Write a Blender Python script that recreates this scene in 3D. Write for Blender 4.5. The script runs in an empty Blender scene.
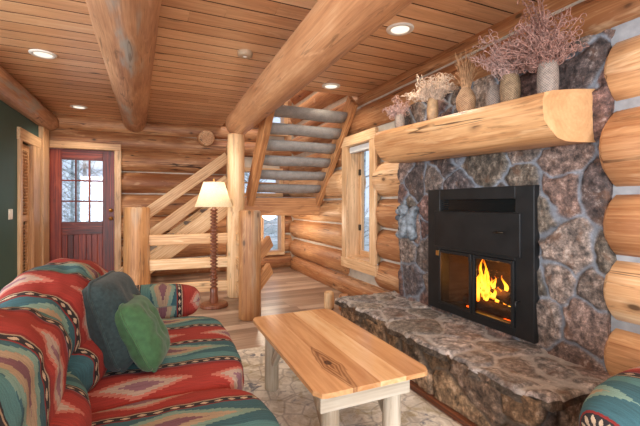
import bpy, bmesh, math, random
import numpy as np
from mathutils import Vector, Matrix, noise as mnoise

random.seed(7)
PI = math.pi
SC = bpy.context.scene
COL = SC.collection
CEIL = 2.67

# ------------------------------------------------------------------ helpers
def lin(c):
    r = []
    for v in c[:3]:
        v = v / 255.0
        r.append(v / 12.92 if v <= 0.04045 else ((v + 0.055) / 1.055) ** 2.4)
    return (r[0], r[1], r[2], 1.0)


class G:
    """small node graph writer for one material"""
    def __init__(s, name):
        s.m = bpy.data.materials.new(name)
        s.m.use_nodes = True
        s.t = s.m.node_tree
        s.t.nodes.clear()
        s.out = s.t.nodes.new('ShaderNodeOutputMaterial')

    def n(s, kind, **kw):
        nd = s.t.nodes.new(kind)
        for k, v in kw.items():
            setattr(nd, k, v)
        return nd

    def put(s, sock, val):
        if isinstance(val, bpy.types.NodeSocket):
            s.t.links.new(val, sock)
        elif val is not None:
            sock.default_value = val

    def math(s, op, a, b=None, c=None, clamp=False):
        nd = s.n('ShaderNodeMath', operation=op, use_clamp=clamp)
        s.put(nd.inputs[0], a)
        if b is not None: s.put(nd.inputs[1], b)
        if c is not None: s.put(nd.inputs[2], c)
        return nd.outputs[0]

    def mix(s, f, a, b, mode='MIX'):
        nd = s.n('ShaderNodeMix', data_type='RGBA', blend_type=mode)
        s.put(nd.inputs[0], f); s.put(nd.inputs[6], a); s.put(nd.inputs[7], b)
        return nd.outputs[2]

    def ramp(s, f, stops, interp='LINEAR'):
        nd = s.n('ShaderNodeValToRGB')
        cr = nd.color_ramp
        cr.interpolation = interp
        while len(cr.elements) < len(stops):
            cr.elements.new(0.5)
        for e, (p, c) in zip(cr.elements, stops):
            e.position = p
            e.color = c if len(c) == 4 else lin(c)
        s.put(nd.inputs[0], f)
        return nd.outputs[0]

    def mask(s, f, a, b):
        nd = s.n('ShaderNodeMapRange', interpolation_type='SMOOTHSTEP')
        s.put(nd.inputs[0], f); nd.inputs[1].default_value = a; nd.inputs[2].default_value = b
        return nd.outputs[0]

    def attr(s, name):
        return s.n('ShaderNodeAttribute', attribute_name=name)

    def vmul(s, v, k):
        nd = s.n('ShaderNodeVectorMath', operation='MULTIPLY')
        s.put(nd.inputs[0], v); nd.inputs[1].default_value = k
        return nd.outputs[0]

    def noise(s, v, scale=1.0, detail=3.0, rough=0.55, dist=0.0):
        nd = s.n('ShaderNodeTexNoise')
        s.put(nd.inputs['Vector'], v)
        nd.inputs['Scale'].default_value = scale
        nd.inputs['Detail'].default_value = detail
        nd.inputs['Roughness'].default_value = rough
        nd.inputs['Distortion'].default_value = dist
        return nd.outputs[0]

    def voro(s, v, scale=1.0, feature='F1', rnd=1.0):
        nd = s.n('ShaderNodeTexVoronoi', feature=feature)
        s.put(nd.inputs['Vector'], v)
        nd.inputs['Scale'].default_value = scale
        nd.inputs['Randomness'].default_value = rnd
        return nd

    def sep(s, v):
        nd = s.n('ShaderNodeSeparateXYZ'); s.put(nd.inputs[0], v)
        return nd.outputs

    def comb(s, x, y, z):
        nd = s.n('ShaderNodeCombineXYZ')
        for i, q in enumerate((x, y, z)): s.put(nd.inputs[i], q)
        return nd.outputs[0]

    def bump(s, h, strength=0.3, dist=0.01):
        nd = s.n('ShaderNodeBump')
        nd.inputs['Strength'].default_value = strength
        nd.inputs['Distance'].default_value = dist
        s.put(nd.inputs['Height'], h)
        return nd.outputs[0]

    def pbr(s, col, rough=0.5, normal=None, **kw):
        nd = s.n('ShaderNodeBsdfPrincipled')
        s.put(nd.inputs['Base Color'], col)
        s.put(nd.inputs['Roughness'], rough)
        if normal is not None: s.put(nd.inputs['Normal'], normal)
        for k, v in kw.items():
            s.put(nd.inputs[k.replace('_', ' ')], v)
        s.t.links.new(nd.outputs[0], s.out.inputs[0])
        return s.m


def wood(name, dark, mid, light, rough=0.5, knots=1.0, cracks=0.0, rings=1.0, streak=1.0, vary=0.25,
         blotch=0.0, blotch_col=(150, 165, 160), bump=0.25, ringfreq=230.0, knotscale=2.6):
    def soft(c, k=0.05):
        m = sum(c) / 3.0
        return tuple(v + (m - v) * k for v in c)
    dark, mid, light = soft(dark), soft(mid), soft(light)
    g = G(name)
    lc = g.attr('lc').outputs['Vector']
    rn = g.attr('rnd').outputs['Fac']
    x, y, z = g.sep(lc)
    big = g.noise(g.vmul(lc, (5, 5, 0.9)), 1.0, 3)
    fine = g.noise(g.vmul(lc, (70, 70, 2.2)), 1.0, 3, 0.6)
    warp = g.noise(g.vmul(lc, (7, 7, 1.3)), 1.0, 2)
    r = g.math('SQRT', g.math('ADD', g.math('MULTIPLY', x, x), g.math('MULTIPLY', y, y)))
    r = g.math('ADD', r, g.math('MULTIPLY', warp, 0.05))
    ring = g.math('MULTIPLY_ADD', g.math('SINE', g.math('MULTIPLY', r, ringfreq)), 0.5, 0.5)
    mid_n = g.noise(g.vmul(lc, (19, 19, 2.6)), 1.0, 4, 0.65, 0.6)
    f = g.math('MULTIPLY_ADD', ring, 0.16 * rings, g.math('MULTIPLY', big, 0.45))
    f = g.math('MULTIPLY_ADD', mid_n, 0.36, g.math('SUBTRACT', f, 0.13))
    f = g.math('MULTIPLY_ADD', g.math('SUBTRACT', fine, 0.5), 0.55 * streak, f)
    f = g.math('MULTIPLY_ADD', g.math('SUBTRACT', rn, 0.5), vary, f)
    col = g.ramp(f, [(0.14, dark), (0.42, mid), (0.66, light)])
    dk = g.mask(g.noise(g.vmul(lc, (15, 15, 1.6)), 1.0, 5, 0.72, 1.2), 0.57, 0.68)
    col = g.mix(g.math('MULTIPLY', dk, 0.5 * min(1.0, streak)), col, lin([c * 0.66 for c in dark]))
    if blotch:
        b = g.mask(g.noise(g.vmul(lc, (4.5, 4.5, .6)), 1.0, 4, 0.6), 0.53, 0.66)
        col = g.mix(g.math('MULTIPLY', b, blotch), col, lin(blotch_col))
    pl = g.mask(g.noise(g.vmul(lc, (8, 8, 1.3)), 1.0, 4, 0.7, 0.8), 0.56, 0.70)
    col = g.mix(g.math('MULTIPLY', pl, 0.42 * min(1.0, streak)), col, lin([min(255, c * 1.05 + 8) for c in light]))
    if knots:
        v = g.voro(g.vmul(lc, (1, 1, 0.55)), knotscale * 1.6)
        d = v.outputs['Distance']
        halo = g.mask(d, 0.17, 0.05)
        core = g.mask(d, 0.085, 0.05)
        col = g.mix(g.math('MULTIPLY', halo, 0.55 * knots), col, lin([c * 0.72 for c in dark]))
        col = g.mix(g.math('MULTIPLY', core, 0.85 * knots), col, lin([c * 0.42 for c in dark]))
    h = fine
    if cracks:
        ck = g.noise(g.vmul(lc, (17, 17, 0.9)), 1.0, 2, 0.5)
        lim = g.mask(g.noise(g.vmul(lc, (3, 3, 3)), 1.0, 2), 0.42, 0.55)
        cm = g.math('MULTIPLY', g.math('MULTIPLY', g.mask(ck, 0.615, 0.632), g.mask(ck, 0.668, 0.648)), lim)
        col = g.mix(g.math('MULTIPLY', cm, cracks), col, lin((58, 34, 20)))
        h = g.math('SUBTRACT', fine, g.math('MULTIPLY', cm, 2.0 * cracks))
    return g.pbr(col, rough, g.bump(h, bump, 0.006))


def plain(name, col, rough=0.5, var=0.08, scale=14.0, **kw):
    g = G(name)
    o = g.n('ShaderNodeTexCoord').outputs['Object']
    nz = g.noise(o, scale, 4)
    c = lin(col)
    lo = tuple(v * (1 - var * 2) for v in c[:3]) + (1,)
    hi = tuple(min(1, v * (1 + var * 2)) for v in c[:3]) + (1,)
    return g.pbr(g.ramp(nz, [(0.3, lo), (0.7, hi)]), rough, g.bump(nz, 0.08, 0.004), **kw)


def emit(name, col, strength):
    g = G(name)
    e = g.n('ShaderNodeEmission')
    e.inputs[0].default_value = lin(col); e.inputs[1].default_value = strength
    g.t.links.new(e.outputs[0], g.out.inputs[0])
    return g.m


def glass(name, gloss=0.12, tint=(250, 252, 255)):
    g = G(name)
    a = g.n('ShaderNodeBsdfTransparent'); a.inputs[0].default_value = lin(tint)
    b = g.n('ShaderNodeBsdfGlossy'); b.inputs['Roughness'].default_value = 0.03
    mx = g.n('ShaderNodeMixShader'); mx.inputs[0].default_value = gloss
    g.t.links.new(a.outputs[0], mx.inputs[1]); g.t.links.new(b.outputs[0], mx.inputs[2])
    g.t.links.new(mx.outputs[0], g.out.inputs[0])
    return g.m


# ------------------------------------------------------------------ mesh builder
class MB:
    def __init__(s):
        s.v = []; s.f = []; s.sm = []; s.lc = []; s.rn = []; s.col = None; s.mi = []

    def add(s, vs, fs, lc=None, rnd=0.5, smooth=True, mi=0):
        b = len(s.v)
        s.v += [tuple(p) for p in vs]
        s.lc += [tuple(p) for p in (lc if lc is not None else vs)]
        s.rn += [rnd] * len(vs)
        s.f += [tuple(i + b for i in f) for f in fs]
        s.sm += [smooth] * len(fs)
        s.mi += [mi] * len(fs)

    def log(s, p0, p1, r0, r1=None, seg=20, step=0.12, wob=0.06, caps=True, rnd=None, taper=None, chamfer=0.012,
            flat=None, sx=1.0, bow=0.0):
        """a peeled log from p0 to p1; solid wood coordinates run along it"""
        p0 = Vector(p0); p1 = Vector(p1)
        r1 = r0 if r1 is None else r1
        rnd = random.random() if rnd is None else rnd
        d = p1 - p0; L = d.length; q = d.to_track_quat('Z', 'Y')
        ux = q @ Vector((1, 0, 0)); uy = q @ Vector((0, 1, 0)); dz = d.normalized()
        n = max(2, int(L / step) + 1)
        sd = random.uniform(-50, 50)
        zo = random.uniform(-20, 20)
        ts = [0.0, chamfer / L] + [i / n for i in range(1, n)] + [1 - chamfer / L, 1.0]
        vs = []; lc = []; fs = []
        for k, t in enumerate(ts):
            r = r0 + (r1 - r0) * t
            if caps and k in (0, len(ts) - 1): r = max(r - chamfer, r * 0.7)
            bo = uy * (bow * math.sin(PI * t))
            for j in range(seg):
                a = 2 * PI * j / seg
                ca, sa = math.cos(a), math.sin(a)
                nz = mnoise.noise(Vector((ca * 0.9 + sd, sa * 0.9, t * L * 0.9))) * wob \
                    + mnoise.noise(Vector((ca * 2.4, sa * 2.4 + sd, t * L * 2.2))) * wob * 0.45
                rr = r * (1 + nz)
                P = p0 + dz * (t * L) + ux * (ca * rr * sx) + uy * (sa * rr) + bo
                vs.append(P); lc.append((ca * rr, sa * rr, t * L + zo))
        m = len(ts)
        for k in range(m - 1):
            for j in range(seg):
                j2 = (j + 1) % seg
                fs.append((k * seg + j, k * seg + j2, (k + 1) * seg + j2, (k + 1) * seg + j))
        s.add(vs, fs, lc, rnd)
        if caps:
            for k, rev in ((0, True), (m - 1, False)):
                ring = [k * seg + j for j in range(seg)]
                cv = [vs[i] for i in ring]; cl = [lc[i] for i in ring]
                c = sum((Vector(x) for x in cv), Vector()) / seg
                cv.append(c); cl.append((0, 0, cl[0][2]))
                ff = [(j, (j + 1) % seg, seg) for j in range(seg)]
                if rev: ff = [tuple(reversed(x)) for x in ff]
                s.add(cv, ff, cl, rnd, False)

    def box(s, x0, x1, y0, y1, z0, z1, bev=0.006, grain='Z', rot=None, rnd=None, pith=None, seg=2, mi=0):
        """bevelled board; grain axis sets the wood coordinates; rot = Matrix about the box centre"""
        rnd = random.random() if rnd is None else rnd
        bm = bmesh.new()
        bmesh.ops.create_cube(bm, size=1.0)
        dx, dy, dz = abs(x1 - x0), abs(y1 - y0), abs(z1 - z0)
        for v in bm.verts:
            v.co = Vector((v.co.x * dx, v.co.y * dy, v.co.z * dz))
        bev = min(bev, 0.45 * min(dx, dy, dz))
        if bev > 0:
            bmesh.ops.bevel(bm, geom=bm.edges[:], offset=bev, segments=seg, affect='EDGES', profile=0.5)
        c = Vector(((x0 + x1) / 2, (y0 + y1) / 2, (z0 + z1) / 2))
        off = pith if pith is not None else (random.uniform(0.03, 0.12), random.uniform(0.03, 0.12))
        zo = random.uniform(-20, 20)
        vs = []; lc = []
        for v in bm.verts:
            p = v.co.copy()
            if grain == 'Z': l = (p.x, p.y, p.z)
            elif grain == 'X': l = (p.y, p.z, p.x)
            else: l = (p.x, p.z, p.y)
            lc.append((l[0] + off[0], l[1] + off[1], l[2] + zo))
            if rot is not None: p = rot @ p
            vs.append(p + c)
        fs = [tuple(v.index for v in f.verts) for f in bm.faces]
        bm.free()
        s.add(vs, fs, lc, rnd, False, mi)

    def beam(s, p0, p1, w, h, bev=0.008, up=(0, 0, 1), rnd=None):
        """squared timber from p0 to p1"""
        p0 = Vector(p0); p1 = Vector(p1); d = p1 - p0; L = d.length
        z = d.normalized(); x = Vector(up).cross(z).normalized(); y = z.cross(x)
        R = Matrix((x, y, z)).transposed()
        c = (p0 + p1) / 2
        s.box(c.x - w / 2, c.x + w / 2, c.y - h / 2, c.y + h / 2, c.z - L / 2, c.z + L / 2, bev, 'Z', R, rnd)

    def lathe(s, prof, c, seg=28, rnd=0.5, fn=None, mi=0):
        vs = []; fs = []
        for k, (r, z) in enumerate(prof):
            for j in range(seg):
                a = 2 * PI * j / seg
                rr = r * (fn(a, z) if fn else 1.0)
                vs.append((c[0] + rr * math.cos(a), c[1] + rr * math.sin(a), c[2] + z))
        m = len(prof)
        for k in range(m - 1):
            for j in range(seg):
                j2 = (j + 1) % seg
                fs.append((k * seg + j, k * seg + j2, (k + 1) * seg + j2, (k + 1) * seg + j))
        lc = [(p[0] - c[0], p[1] - c[1], p[2] - c[2]) for p in vs]
        s.add(vs, fs, lc, rnd, True, mi)
        for k, rev in ((0, True), (m - 1, False)):
            if prof[k][0] > 1e-4:
                ring = tuple(range(k * seg, (k + 1) * seg))
                s.add([vs[i] for i in ring], [tuple(reversed(range(seg))) if rev else tuple(range(seg))],
                      [lc[i] for i in ring], rnd, False, mi)

    def tube(s, pts, rad, seg=6, rnd=0.5, close=True, mi=0):
        pts = [Vector(p) for p in pts]
        n = len(pts)
        rads = rad if isinstance(rad, (list, tuple)) else [rad] * n
        vs = []; fs = []
        t0 = (pts[1] - pts[0]).normalized()
        ref = Vector((0, 0, 1)) if abs(t0.z) < 0.9 else Vector((1, 0, 0))
        x = t0.cross(ref).normalized()
        for k in range(n):
            t = (pts[min(k + 1, n - 1)] - pts[max(k - 1, 0)])
            t = t.normalized() if t.length > 1e-9 else t0
            x = (x - t * x.dot(t))
            x = x.normalized() if x.length > 1e-6 else t.orthogonal().normalized()
            y = t.cross(x)
            for j in range(seg):
                a = 2 * PI * j / seg
                vs.append(pts[k] + (x * math.cos(a) + y * math.sin(a)) * rads[k])
        for k in range(n - 1):
            for j in range(seg):
                j2 = (j + 1) % seg
                fs.append((k * seg + j, k * seg + j2, (k + 1) * seg + j2, (k + 1) * seg + j))
        if close:
            fs.append(tuple(reversed(range(seg)))); fs.append(tuple(range((n - 1) * seg, n * seg)))
        s.add(vs, fs, None, rnd, True, mi)

    def ellip(s, c, r, n=14, rot=None, fn=None, rnd=0.5):
        vs = []; fs = []; lc = []
        m = n * 2
        for i in range(n + 1):
            th = PI * i / n
            for j in range(m):
                ph = 2 * PI * j / m
                p = Vector((math.sin(th) * math.cos(ph), math.sin(th) * math.sin(ph), math.cos(th)))
                if fn: p = p * fn(p)
                p = Vector((p.x * r[0], p.y * r[1], p.z * r[2]))
                if rot is not None: p = rot @ p
                vs.append(p + Vector(c)); lc.append(p)
        for i in range(n):
            for j in range(m):
                j2 = (j + 1) % m
                fs.append((i * m + j, (i + 1) * m + j, (i + 1) * m + j2, i * m + j2))
        s.add(vs, fs, lc, rnd, True)

    def build(s, name, mat, parent=None, origin=None, cols=None):
        me = bpy.data.meshes.new(name)
        if origin is None:
            if parent is not None:
                o = parent; org = Vector((0, 0, 0))
                while o is not None:
                    org += o.location; o = o.parent
            else:
                org = Vector((0, 0, 0))
        else:
            org = Vector(origin)
        me.from_pydata([(p[0] - org.x, p[1] - org.y, p[2] - org.z) for p in s.v], [], s.f)
        me.polygons.foreach_set('use_smooth', s.sm)
        a = me.attributes.new('lc', 'FLOAT_VECTOR', 'POINT')
        a.data.foreach_set('vector', np.array(s.lc, dtype=np.float32).ravel())
        a = me.attributes.new('rnd', 'FLOAT', 'POINT')
        a.data.foreach_set('value', np.array(s.rn, dtype=np.float32))
        if cols is not None:
            a = me.attributes.new('scol', 'FLOAT_COLOR', 'POINT')
            a.data.foreach_set('color', np.array(cols, dtype=np.float32).ravel())
        mats = mat if isinstance(mat, (list, tuple)) else [mat]
        for m in mats: me.materials.append(m)
        if len(mats) > 1: me.polygons.foreach_set('material_index', s.mi)
        me.update()
        ob = bpy.data.objects.new(name, me)
        COL.objects.link(ob)
        if parent is not None: ob.parent = parent
        else: ob.location = org
        return ob


def tag(o, label, cat, group=None, kind=None):
    o['label'] = label; o['category'] = cat
    if group: o['group'] = group
    if kind: o['kind'] = kind
    return o


def thing(name, label, cat, loc, group=None):
    o = bpy.data.objects.new(name, None)
    o.empty_display_size = 0.1
    o.location = loc
    COL.objects.link(o)
    return tag(o, label, cat, group)


def struct(o):
    o['kind'] = 'structure'
    return o


def sempty(name, loc):
    o = bpy.data.objects.new(name, None)
    o.location = loc
    COL.objects.link(o)
    o['kind'] = 'structure'
    return o


# ------------------------------------------------------------------ materials
M = {}
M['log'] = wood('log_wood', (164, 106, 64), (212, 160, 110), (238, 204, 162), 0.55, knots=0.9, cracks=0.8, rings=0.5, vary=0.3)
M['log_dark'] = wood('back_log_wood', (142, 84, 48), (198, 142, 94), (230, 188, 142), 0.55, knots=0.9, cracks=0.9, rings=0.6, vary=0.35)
M['beam'] = wood('beam_wood', (156, 100, 66), (198, 142, 98), (222, 176, 134), 0.38, knots=0.8, cracks=0.35, rings=0.7, vary=0.1, bump=0.15)
M['beam_stained'] = wood('stained_beam_wood', (150, 100, 72), (194, 146, 108), (220, 178, 142), 0.45, knots=0.8, cracks=0.5, rings=0.6,
                         vary=0.1, blotch=0.75, blotch_col=(158, 168, 164))
M['pale'] = wood('pale_timber', (190, 140, 92), (226, 186, 138), (244, 216, 174), 0.5, knots=0.6, rings=0.8, vary=0.2)
M['trim'] = wood('trim_wood', (188, 140, 94), (224, 182, 136), (240, 210, 170), 0.45, knots=0.4, rings=0.7, vary=0.15)
M['stringer'] = wood('stringer_wood', (148, 92, 52), (198, 138, 86), (224, 174, 120), 0.5, knots=0.8, rings=0.8, vary=0.15)
M['ceil'] = wood('ceiling_boards', (194, 140, 98), (226, 176, 130), (242, 206, 164), 0.3, knots=1.4, rings=0.5, vary=0.3, bump=0.08, knotscale=2.0, streak=.7)
M['post'] = wood('post_wood', (150, 98, 56), (196, 142, 90), (222, 176, 124), 0.5, knots=0.7, cracks=0.5, rings=0.5, vary=0.1,
                 blotch=0.5, blotch_col=(172, 160, 140))
M['mantel'] = wood('mantel_wood', (180, 118, 70), (224, 172, 118), (240, 206, 158), 0.4, knots=0.9, cracks=0.8, rings=0.35, vary=0.1)
M['groove'] = wood('groove_gap_shade', (62, 34, 20), (84, 48, 28), (104, 62, 38), 0.8, knots=0, rings=.2)  # gap shadow between ceiling boards, painted as dark brown slot faces
M['mantel_end'] = wood('mantel_end_grain', (190, 140, 92), (222, 174, 124), (236, 200, 156), 0.5, knots=0.0, cracks=0.0, rings=0.25, streak=.25, vary=0.05)
M['table'] = wood('table_wood', (190, 134, 86), (226, 176, 124), (244, 212, 168), 0.2, knots=1.1, rings=0.5, vary=0.42, streak=.4, bump=0.05, knotscale=1.4)
def add_figure(m):
    """dark heartwood flame with a knot in the table plank"""
    nt = m.node_tree; g = G.__new__(G); g.m = m; g.t = nt
    bs = next(n for n in nt.nodes if n.type == 'BSDF_PRINCIPLED')
    col = bs.inputs['Base Color'].links[0].from_socket
    o = g.n('ShaderNodeTexCoord').outputs['Object']
    x, y, z = g.sep(o)
    w = g.noise(g.vmul(o, (16, 4, 1)), 1.0, 3)
    w = g.math('MULTIPLY', g.math('SUBTRACT', w, .5), .05)
    dx = g.math('DIVIDE', g.math('ABSOLUTE', g.math('ADD', g.math('ADD', x, w), .103)), .062)
    dy = g.math('DIVIDE', g.math('ABSOLUTE', g.math('ADD', y, .33)), .31)
    d = g.math('ADD', dx, dy)
    ring = g.math('MULTIPLY_ADD', g.math('SINE', g.math('MULTIPLY', d, 22.0)), .25, .5)
    f = g.math('MULTIPLY', g.mask(d, 1.0, .86), ring)
    c2 = g.mix(f, col, lin((104, 58, 30)))
    kx = g.math('DIVIDE', g.math('ADD', x, .103), .022); ky = g.math('DIVIDE', g.math('ADD', y, .285), .034)
    kd = g.math('ADD', g.math('MULTIPLY', kx, kx), g.math('MULTIPLY', ky, ky))
    c2 = g.mix(g.math('MULTIPLY', g.mask(kd, 1.0, .35), .85), c2, lin((58, 28, 14)))
    nt.links.new(c2, bs.inputs['Base Color'])
add_figure(M['table'])
M['greywood'] = wood('weathered_wood', (164, 148, 126), (200, 188, 168), (222, 214, 200), 0.6, knots=0.3, rings=0.6, vary=0.2)
M['door'] = wood('door_mahogany', (46, 12, 8), (124, 34, 18), (172, 72, 38), 0.42, knots=0.3, rings=1.0, vary=0.3, bump=0.08)
M['walnut'] = wood('turned_walnut', (84, 44, 28), (136, 78, 50), (168, 108, 74), 0.35, knots=0.0, rings=0.5, vary=0.1, bump=0.05)
M['louvre'] = wood('louvre_wood', (196, 140, 90), (224, 176, 124), (240, 204, 158), 0.45, knots=0.1, rings=0.4, vary=0.1)
M['fire_log'] = wood('burning_log', (24, 14, 10), (66, 36, 22), (120, 70, 42), 0.9, knots=0.3, cracks=1.0, rings=0.4, vary=0.3)
M['chink'] = plain('chinking', (196, 186, 170), 0.9, 0.06, 9)
M['mortar'] = plain('grey_mortar', (150, 151, 154), 0.9, 0.1, 12)
M['green'] = plain('green_paint', (56, 88, 82), 0.6, 0.05, 3)
M['white'] = plain('white_plastic', (232, 228, 218), 0.4, 0.02)
M['bronze'] = plain('dark_bronze', (70, 58, 46), 0.35, 0.05, Metallic=0.8)
M['brass'] = plain('brass', (196, 150, 88), 0.3, 0.05, Metallic=0.9)
M['black'] = plain('black_steel', (40, 40, 41), 0.42, 0.12, 7, Metallic=0.5)
M['blackgloss'] = plain('black_vent', (16, 18, 20), 0.25, 0.05)
M['brick'] = plain('firebrick', (74, 58, 50), 0.9, 0.15, 9)
M['glass'] = glass('window_glass', 0.06)
M['fireglass'] = glass('fire_glass', 0.05, (235, 225, 215))
M['blind'] = plain('blind_white', (226, 226, 222), 0.6, 0.02)
M['vase_tan'] = plain('vase_tan', (176, 142, 104), 0.6, 0.2, 22)
M['can_light'] = emit('lamp_disc', (255, 242, 220), 1.1)
M['globe'] = emit('globe_glow', (255, 250, 240), 4.0)
M['fabric_dark'] = plain('dark_teal_cloth', (40, 56, 58), 0.95, 0.16, 60, Sheen_Weight=0.1)
M['fabric_green'] = plain('green_velvet', (58, 98, 62), 0.85, 0.12, 40, Sheen_Weight=0.15)


def carpet_mat():
    g = G('grey_carpet')
    lc = g.attr('lc').outputs['Vector']
    nz = g.noise(lc, 160, 3, 0.7)
    n2 = g.noise(lc, 12, 3)
    f = g.math('MULTIPLY_ADD', n2, 0.4, g.math('MULTIPLY', nz, 0.6))
    return g.pbr(g.ramp(f, [(0.3, (116, 110, 104)), (0.7, (168, 162, 156))]), 0.95, g.bump(nz, 0.6, 0.006))
M['carpet'] = carpet_mat()


def floor_mat():
    g = G('floor_planks')
    lc = g.attr('lc').outputs['Vector']
    rn = g.attr('rnd').outputs['Fac']
    grain = g.noise(g.vmul(lc, (45, 45, 1.6)), 1.0, 4, 0.65)
    big = g.noise(g.vmul(lc, (9, 9, 0.8)), 1.0, 3)
    f = g.math('MULTIPLY_ADD', grain, 0.5, g.math('MULTIPLY', big, 0.35))
    f = g.math('MULTIPLY_ADD', rn, 0.34, f)
    col = g.ramp(f, [(0.3, (104, 84, 72)), (0.58, (160, 136, 120)), (0.85, (204, 184, 168))])
    return g.pbr(col, 0.34, g.bump(grain, 0.15, 0.004))
M['floor'] = floor_mat()


def stone_mat(name, rough=0.75):
    g = G(name)
    c = g.attr('scol')
    o = g.n('ShaderNodeTexCoord').outputs['Object']
    n1 = g.noise(o, 20, 7, 0.8)
    n2 = g.noise(o, 9, 4, 0.6)
    n3 = g.noise(o, 120, 3, 0.7)
    k = g.ramp(n1, [(0.37, (0.16, 0.16, 0.17, 1)), (0.46, (.55, .53, .52, 1)), (0.54, (1, .97, .94, 1)), (0.63, (2.1, 2.02, 1.95, 1))])
    col = g.mix(g.math('MULTIPLY_ADD', c.outputs['Alpha'], .7, .3), c.outputs['Color'], k, 'MULTIPLY')
    rust = g.mask(n2, 0.55, 0.7)
    col = g.mix(g.math('MULTIPLY', g.math('MULTIPLY', rust, 0.55), c.outputs['Alpha']), col, lin((112, 78, 56)))
    lich = g.math('MULTIPLY', g.mask(n1, 0.56, 0.62), g.mask(n2, 0.42, 0.56))
    col = g.mix(g.math('MULTIPLY', g.math('MULTIPLY', lich, 0.4), c.outputs['Alpha']), col, lin((166, 160, 152)))
    h = g.math('MULTIPLY_ADD', n3, 0.35, n1)
    return g.pbr(col, rough, g.bump(h, 0.8, 0.012))
M['stone'] = stone_mat('field_stone')
M['stone_top'] = stone_mat('hearth_stone', 0.5)


def kilim_mat():
    """south-western woven cloth: lc.y runs across the bands, lc.x along them"""
    g = G('kilim_cloth')
    lc = g.attr('lc').outputs['Vector']
    t, y, _ = g.sep(lc)
    wob = g.noise(lc, 55, 2)
    y = g.math('MULTIPLY_ADD', g.math('SUBTRACT', wob, 0.5), 0.008, y)
    p = g.math('FRACT', g.math('DIVIDE', y, 0.56))
    TEAL, TEAL2, RED, RED2 = (54, 94, 104), (80, 126, 128), (154, 50, 42), (128, 38, 36)
    BLK, CRM, TAN, PUR = (40, 36, 40), (188, 166, 142), (166, 146, 122), (120, 84, 96)
    base = g.ramp(p, [(0.0, TEAL2), (0.03, TEAL), (0.34, RED2), (0.352, BLK), (0.402, TAN), (0.412, RED2), (0.43, RED),
                      (0.79, RED2), (0.83, PUR), (0.84, BLK), (0.90, TAN), (0.912, BLK), (0.925, TEAL2)], 'CONSTANT')

    def stair(period, shift, steps):
        q = g.math('FRACT', g.math('ADD', g.math('DIVIDE', t, period), shift))
        a = g.math('MULTIPLY', g.math('ABSOLUTE', g.math('SUBTRACT', q, 0.5)), 2.0)
        return g.math('DIVIDE', g.math('FLOOR', g.math('MULTIPLY', a, steps)), steps)

    def diamond(pc, hw, st, amt):
        d = g.math('DIVIDE', g.math('ABSOLUTE', g.math('SUBTRACT', p, pc)), hw)
        return g.math('LESS_THAN', d, g.math('SUBTRACT', amt, st))
    s1 = stair(0.72, 0.1, 14.0)
    s2 = stair(0.50, 0.55, 11.0)
    s3 = stair(0.055, 0.0, 5.0)
    col = base
    col = g.mix(diamond(0.18, 0.16, s1, 0.95), col, lin((120, 150, 138)))
    col = g.mix(diamond(0.18, 0.16, s1, 0.66), col, lin(TAN))
    col = g.mix(diamond(0.18, 0.16, s1, 0.30), col, lin(PUR))
    col = g.mix(diamond(0.62, 0.17, s2, 0.82), col, lin((188, 112, 98)))
    col = g.mix(diamond(0.62, 0.17, s2, 0.62), col, lin((178, 156, 142)))
    col = g.mix(diamond(0.62, 0.17, s2, 0.34), col, lin((138, 100, 112)))
    col = g.mix(diamond(0.377, 0.024, s3, 0.6), col, lin(CRM))
    col = g.mix(diamond(0.87, 0.026, s3, 0.6), col, lin(CRM))
    n1 = g.noise(g.vmul(lc, (320, 320, 320)), 1.0, 2)
    n2 = g.noise(g.vmul(lc, (7, 150, 14)), 1.0, 3, 0.7)
    k = g.math('MULTIPLY_ADD', n1, 0.7, g.math('MULTIPLY_ADD', n2, 1.1, 0.0))
    kk = g.comb(k, k, k)
    col = g.mix(1.0, col, kk, 'MULTIPLY')
    return g.pbr(col, 0.95, g.bump(n1, 0.4, 0.004))
M['kilim'] = kilim_mat()


def rug_mat():
    g = G('distressed_rug')
    lc = g.attr('lc').outputs['Vector']
    x, y, z = g.sep(lc)
    n1 = g.noise(lc, 3.1, 5, 0.65, 0.6)
    n2 = g.noise(lc, 11, 5, 0.7, 1.2)
    n3 = g.noise(lc, 90, 3, 0.7)
    v = g.voro(lc, 7.0, 'DISTANCE_TO_EDGE').outputs['Distance']
    col = g.ramp(n2, [(0.28, (160, 160, 162)), (0.42, (212, 205, 194)), (0.6, (236, 231, 222)), (0.75, (220, 211, 198))])
    col = g.mix(g.math('MULTIPLY', g.mask(v, 0.05, 0.02), 0.45), col, lin((140, 132, 126)))
    gold = g.math('MULTIPLY', g.mask(n1, 0.50, 0.60), g.mask(n2, 0.40, 0.55))
    col = g.mix(g.math('MULTIPLY', gold, 0.62), col, lin((150, 130, 78)))
    blue = g.math('MULTIPLY', g.mask(n1, 0.47, 0.38), g.mask(n2, 0.56, 0.42))
    col = g.mix(g.math('MULTIPLY', blue, 0.75), col, lin((84, 96, 122)))
    return g.pbr(col, 0.95, g.bump(n3, 0.5, 0.006))
M['rug'] = rug_mat()


def shade_mat():
    g = G('linen_shade')
    o = g.n('ShaderNodeTexCoord').outputs['Object']
    nz = g.noise(g.vmul(o, (60, 60, 200)), 1.0, 2)
    col = g.ramp(nz, [(0.3, (232, 214, 178)), (0.7, (248, 236, 210))])
    d = g.n('ShaderNodeBsdfDiffuse'); g.put(d.inputs[0], col)
    t = g.n('ShaderNodeBsdfTranslucent'); g.put(t.inputs[0], col)
    mx = g.n('ShaderNodeMixShader'); mx.inputs[0].default_value = 0.55
    g.t.links.new(d.outputs[0], mx.inputs[1]); g.t.links.new(t.outputs[0], mx.inputs[2])
    g.t.links.new(mx.outputs[0], g.out.inputs[0])
    return g.m
M['shade'] = shade_mat()


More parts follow.
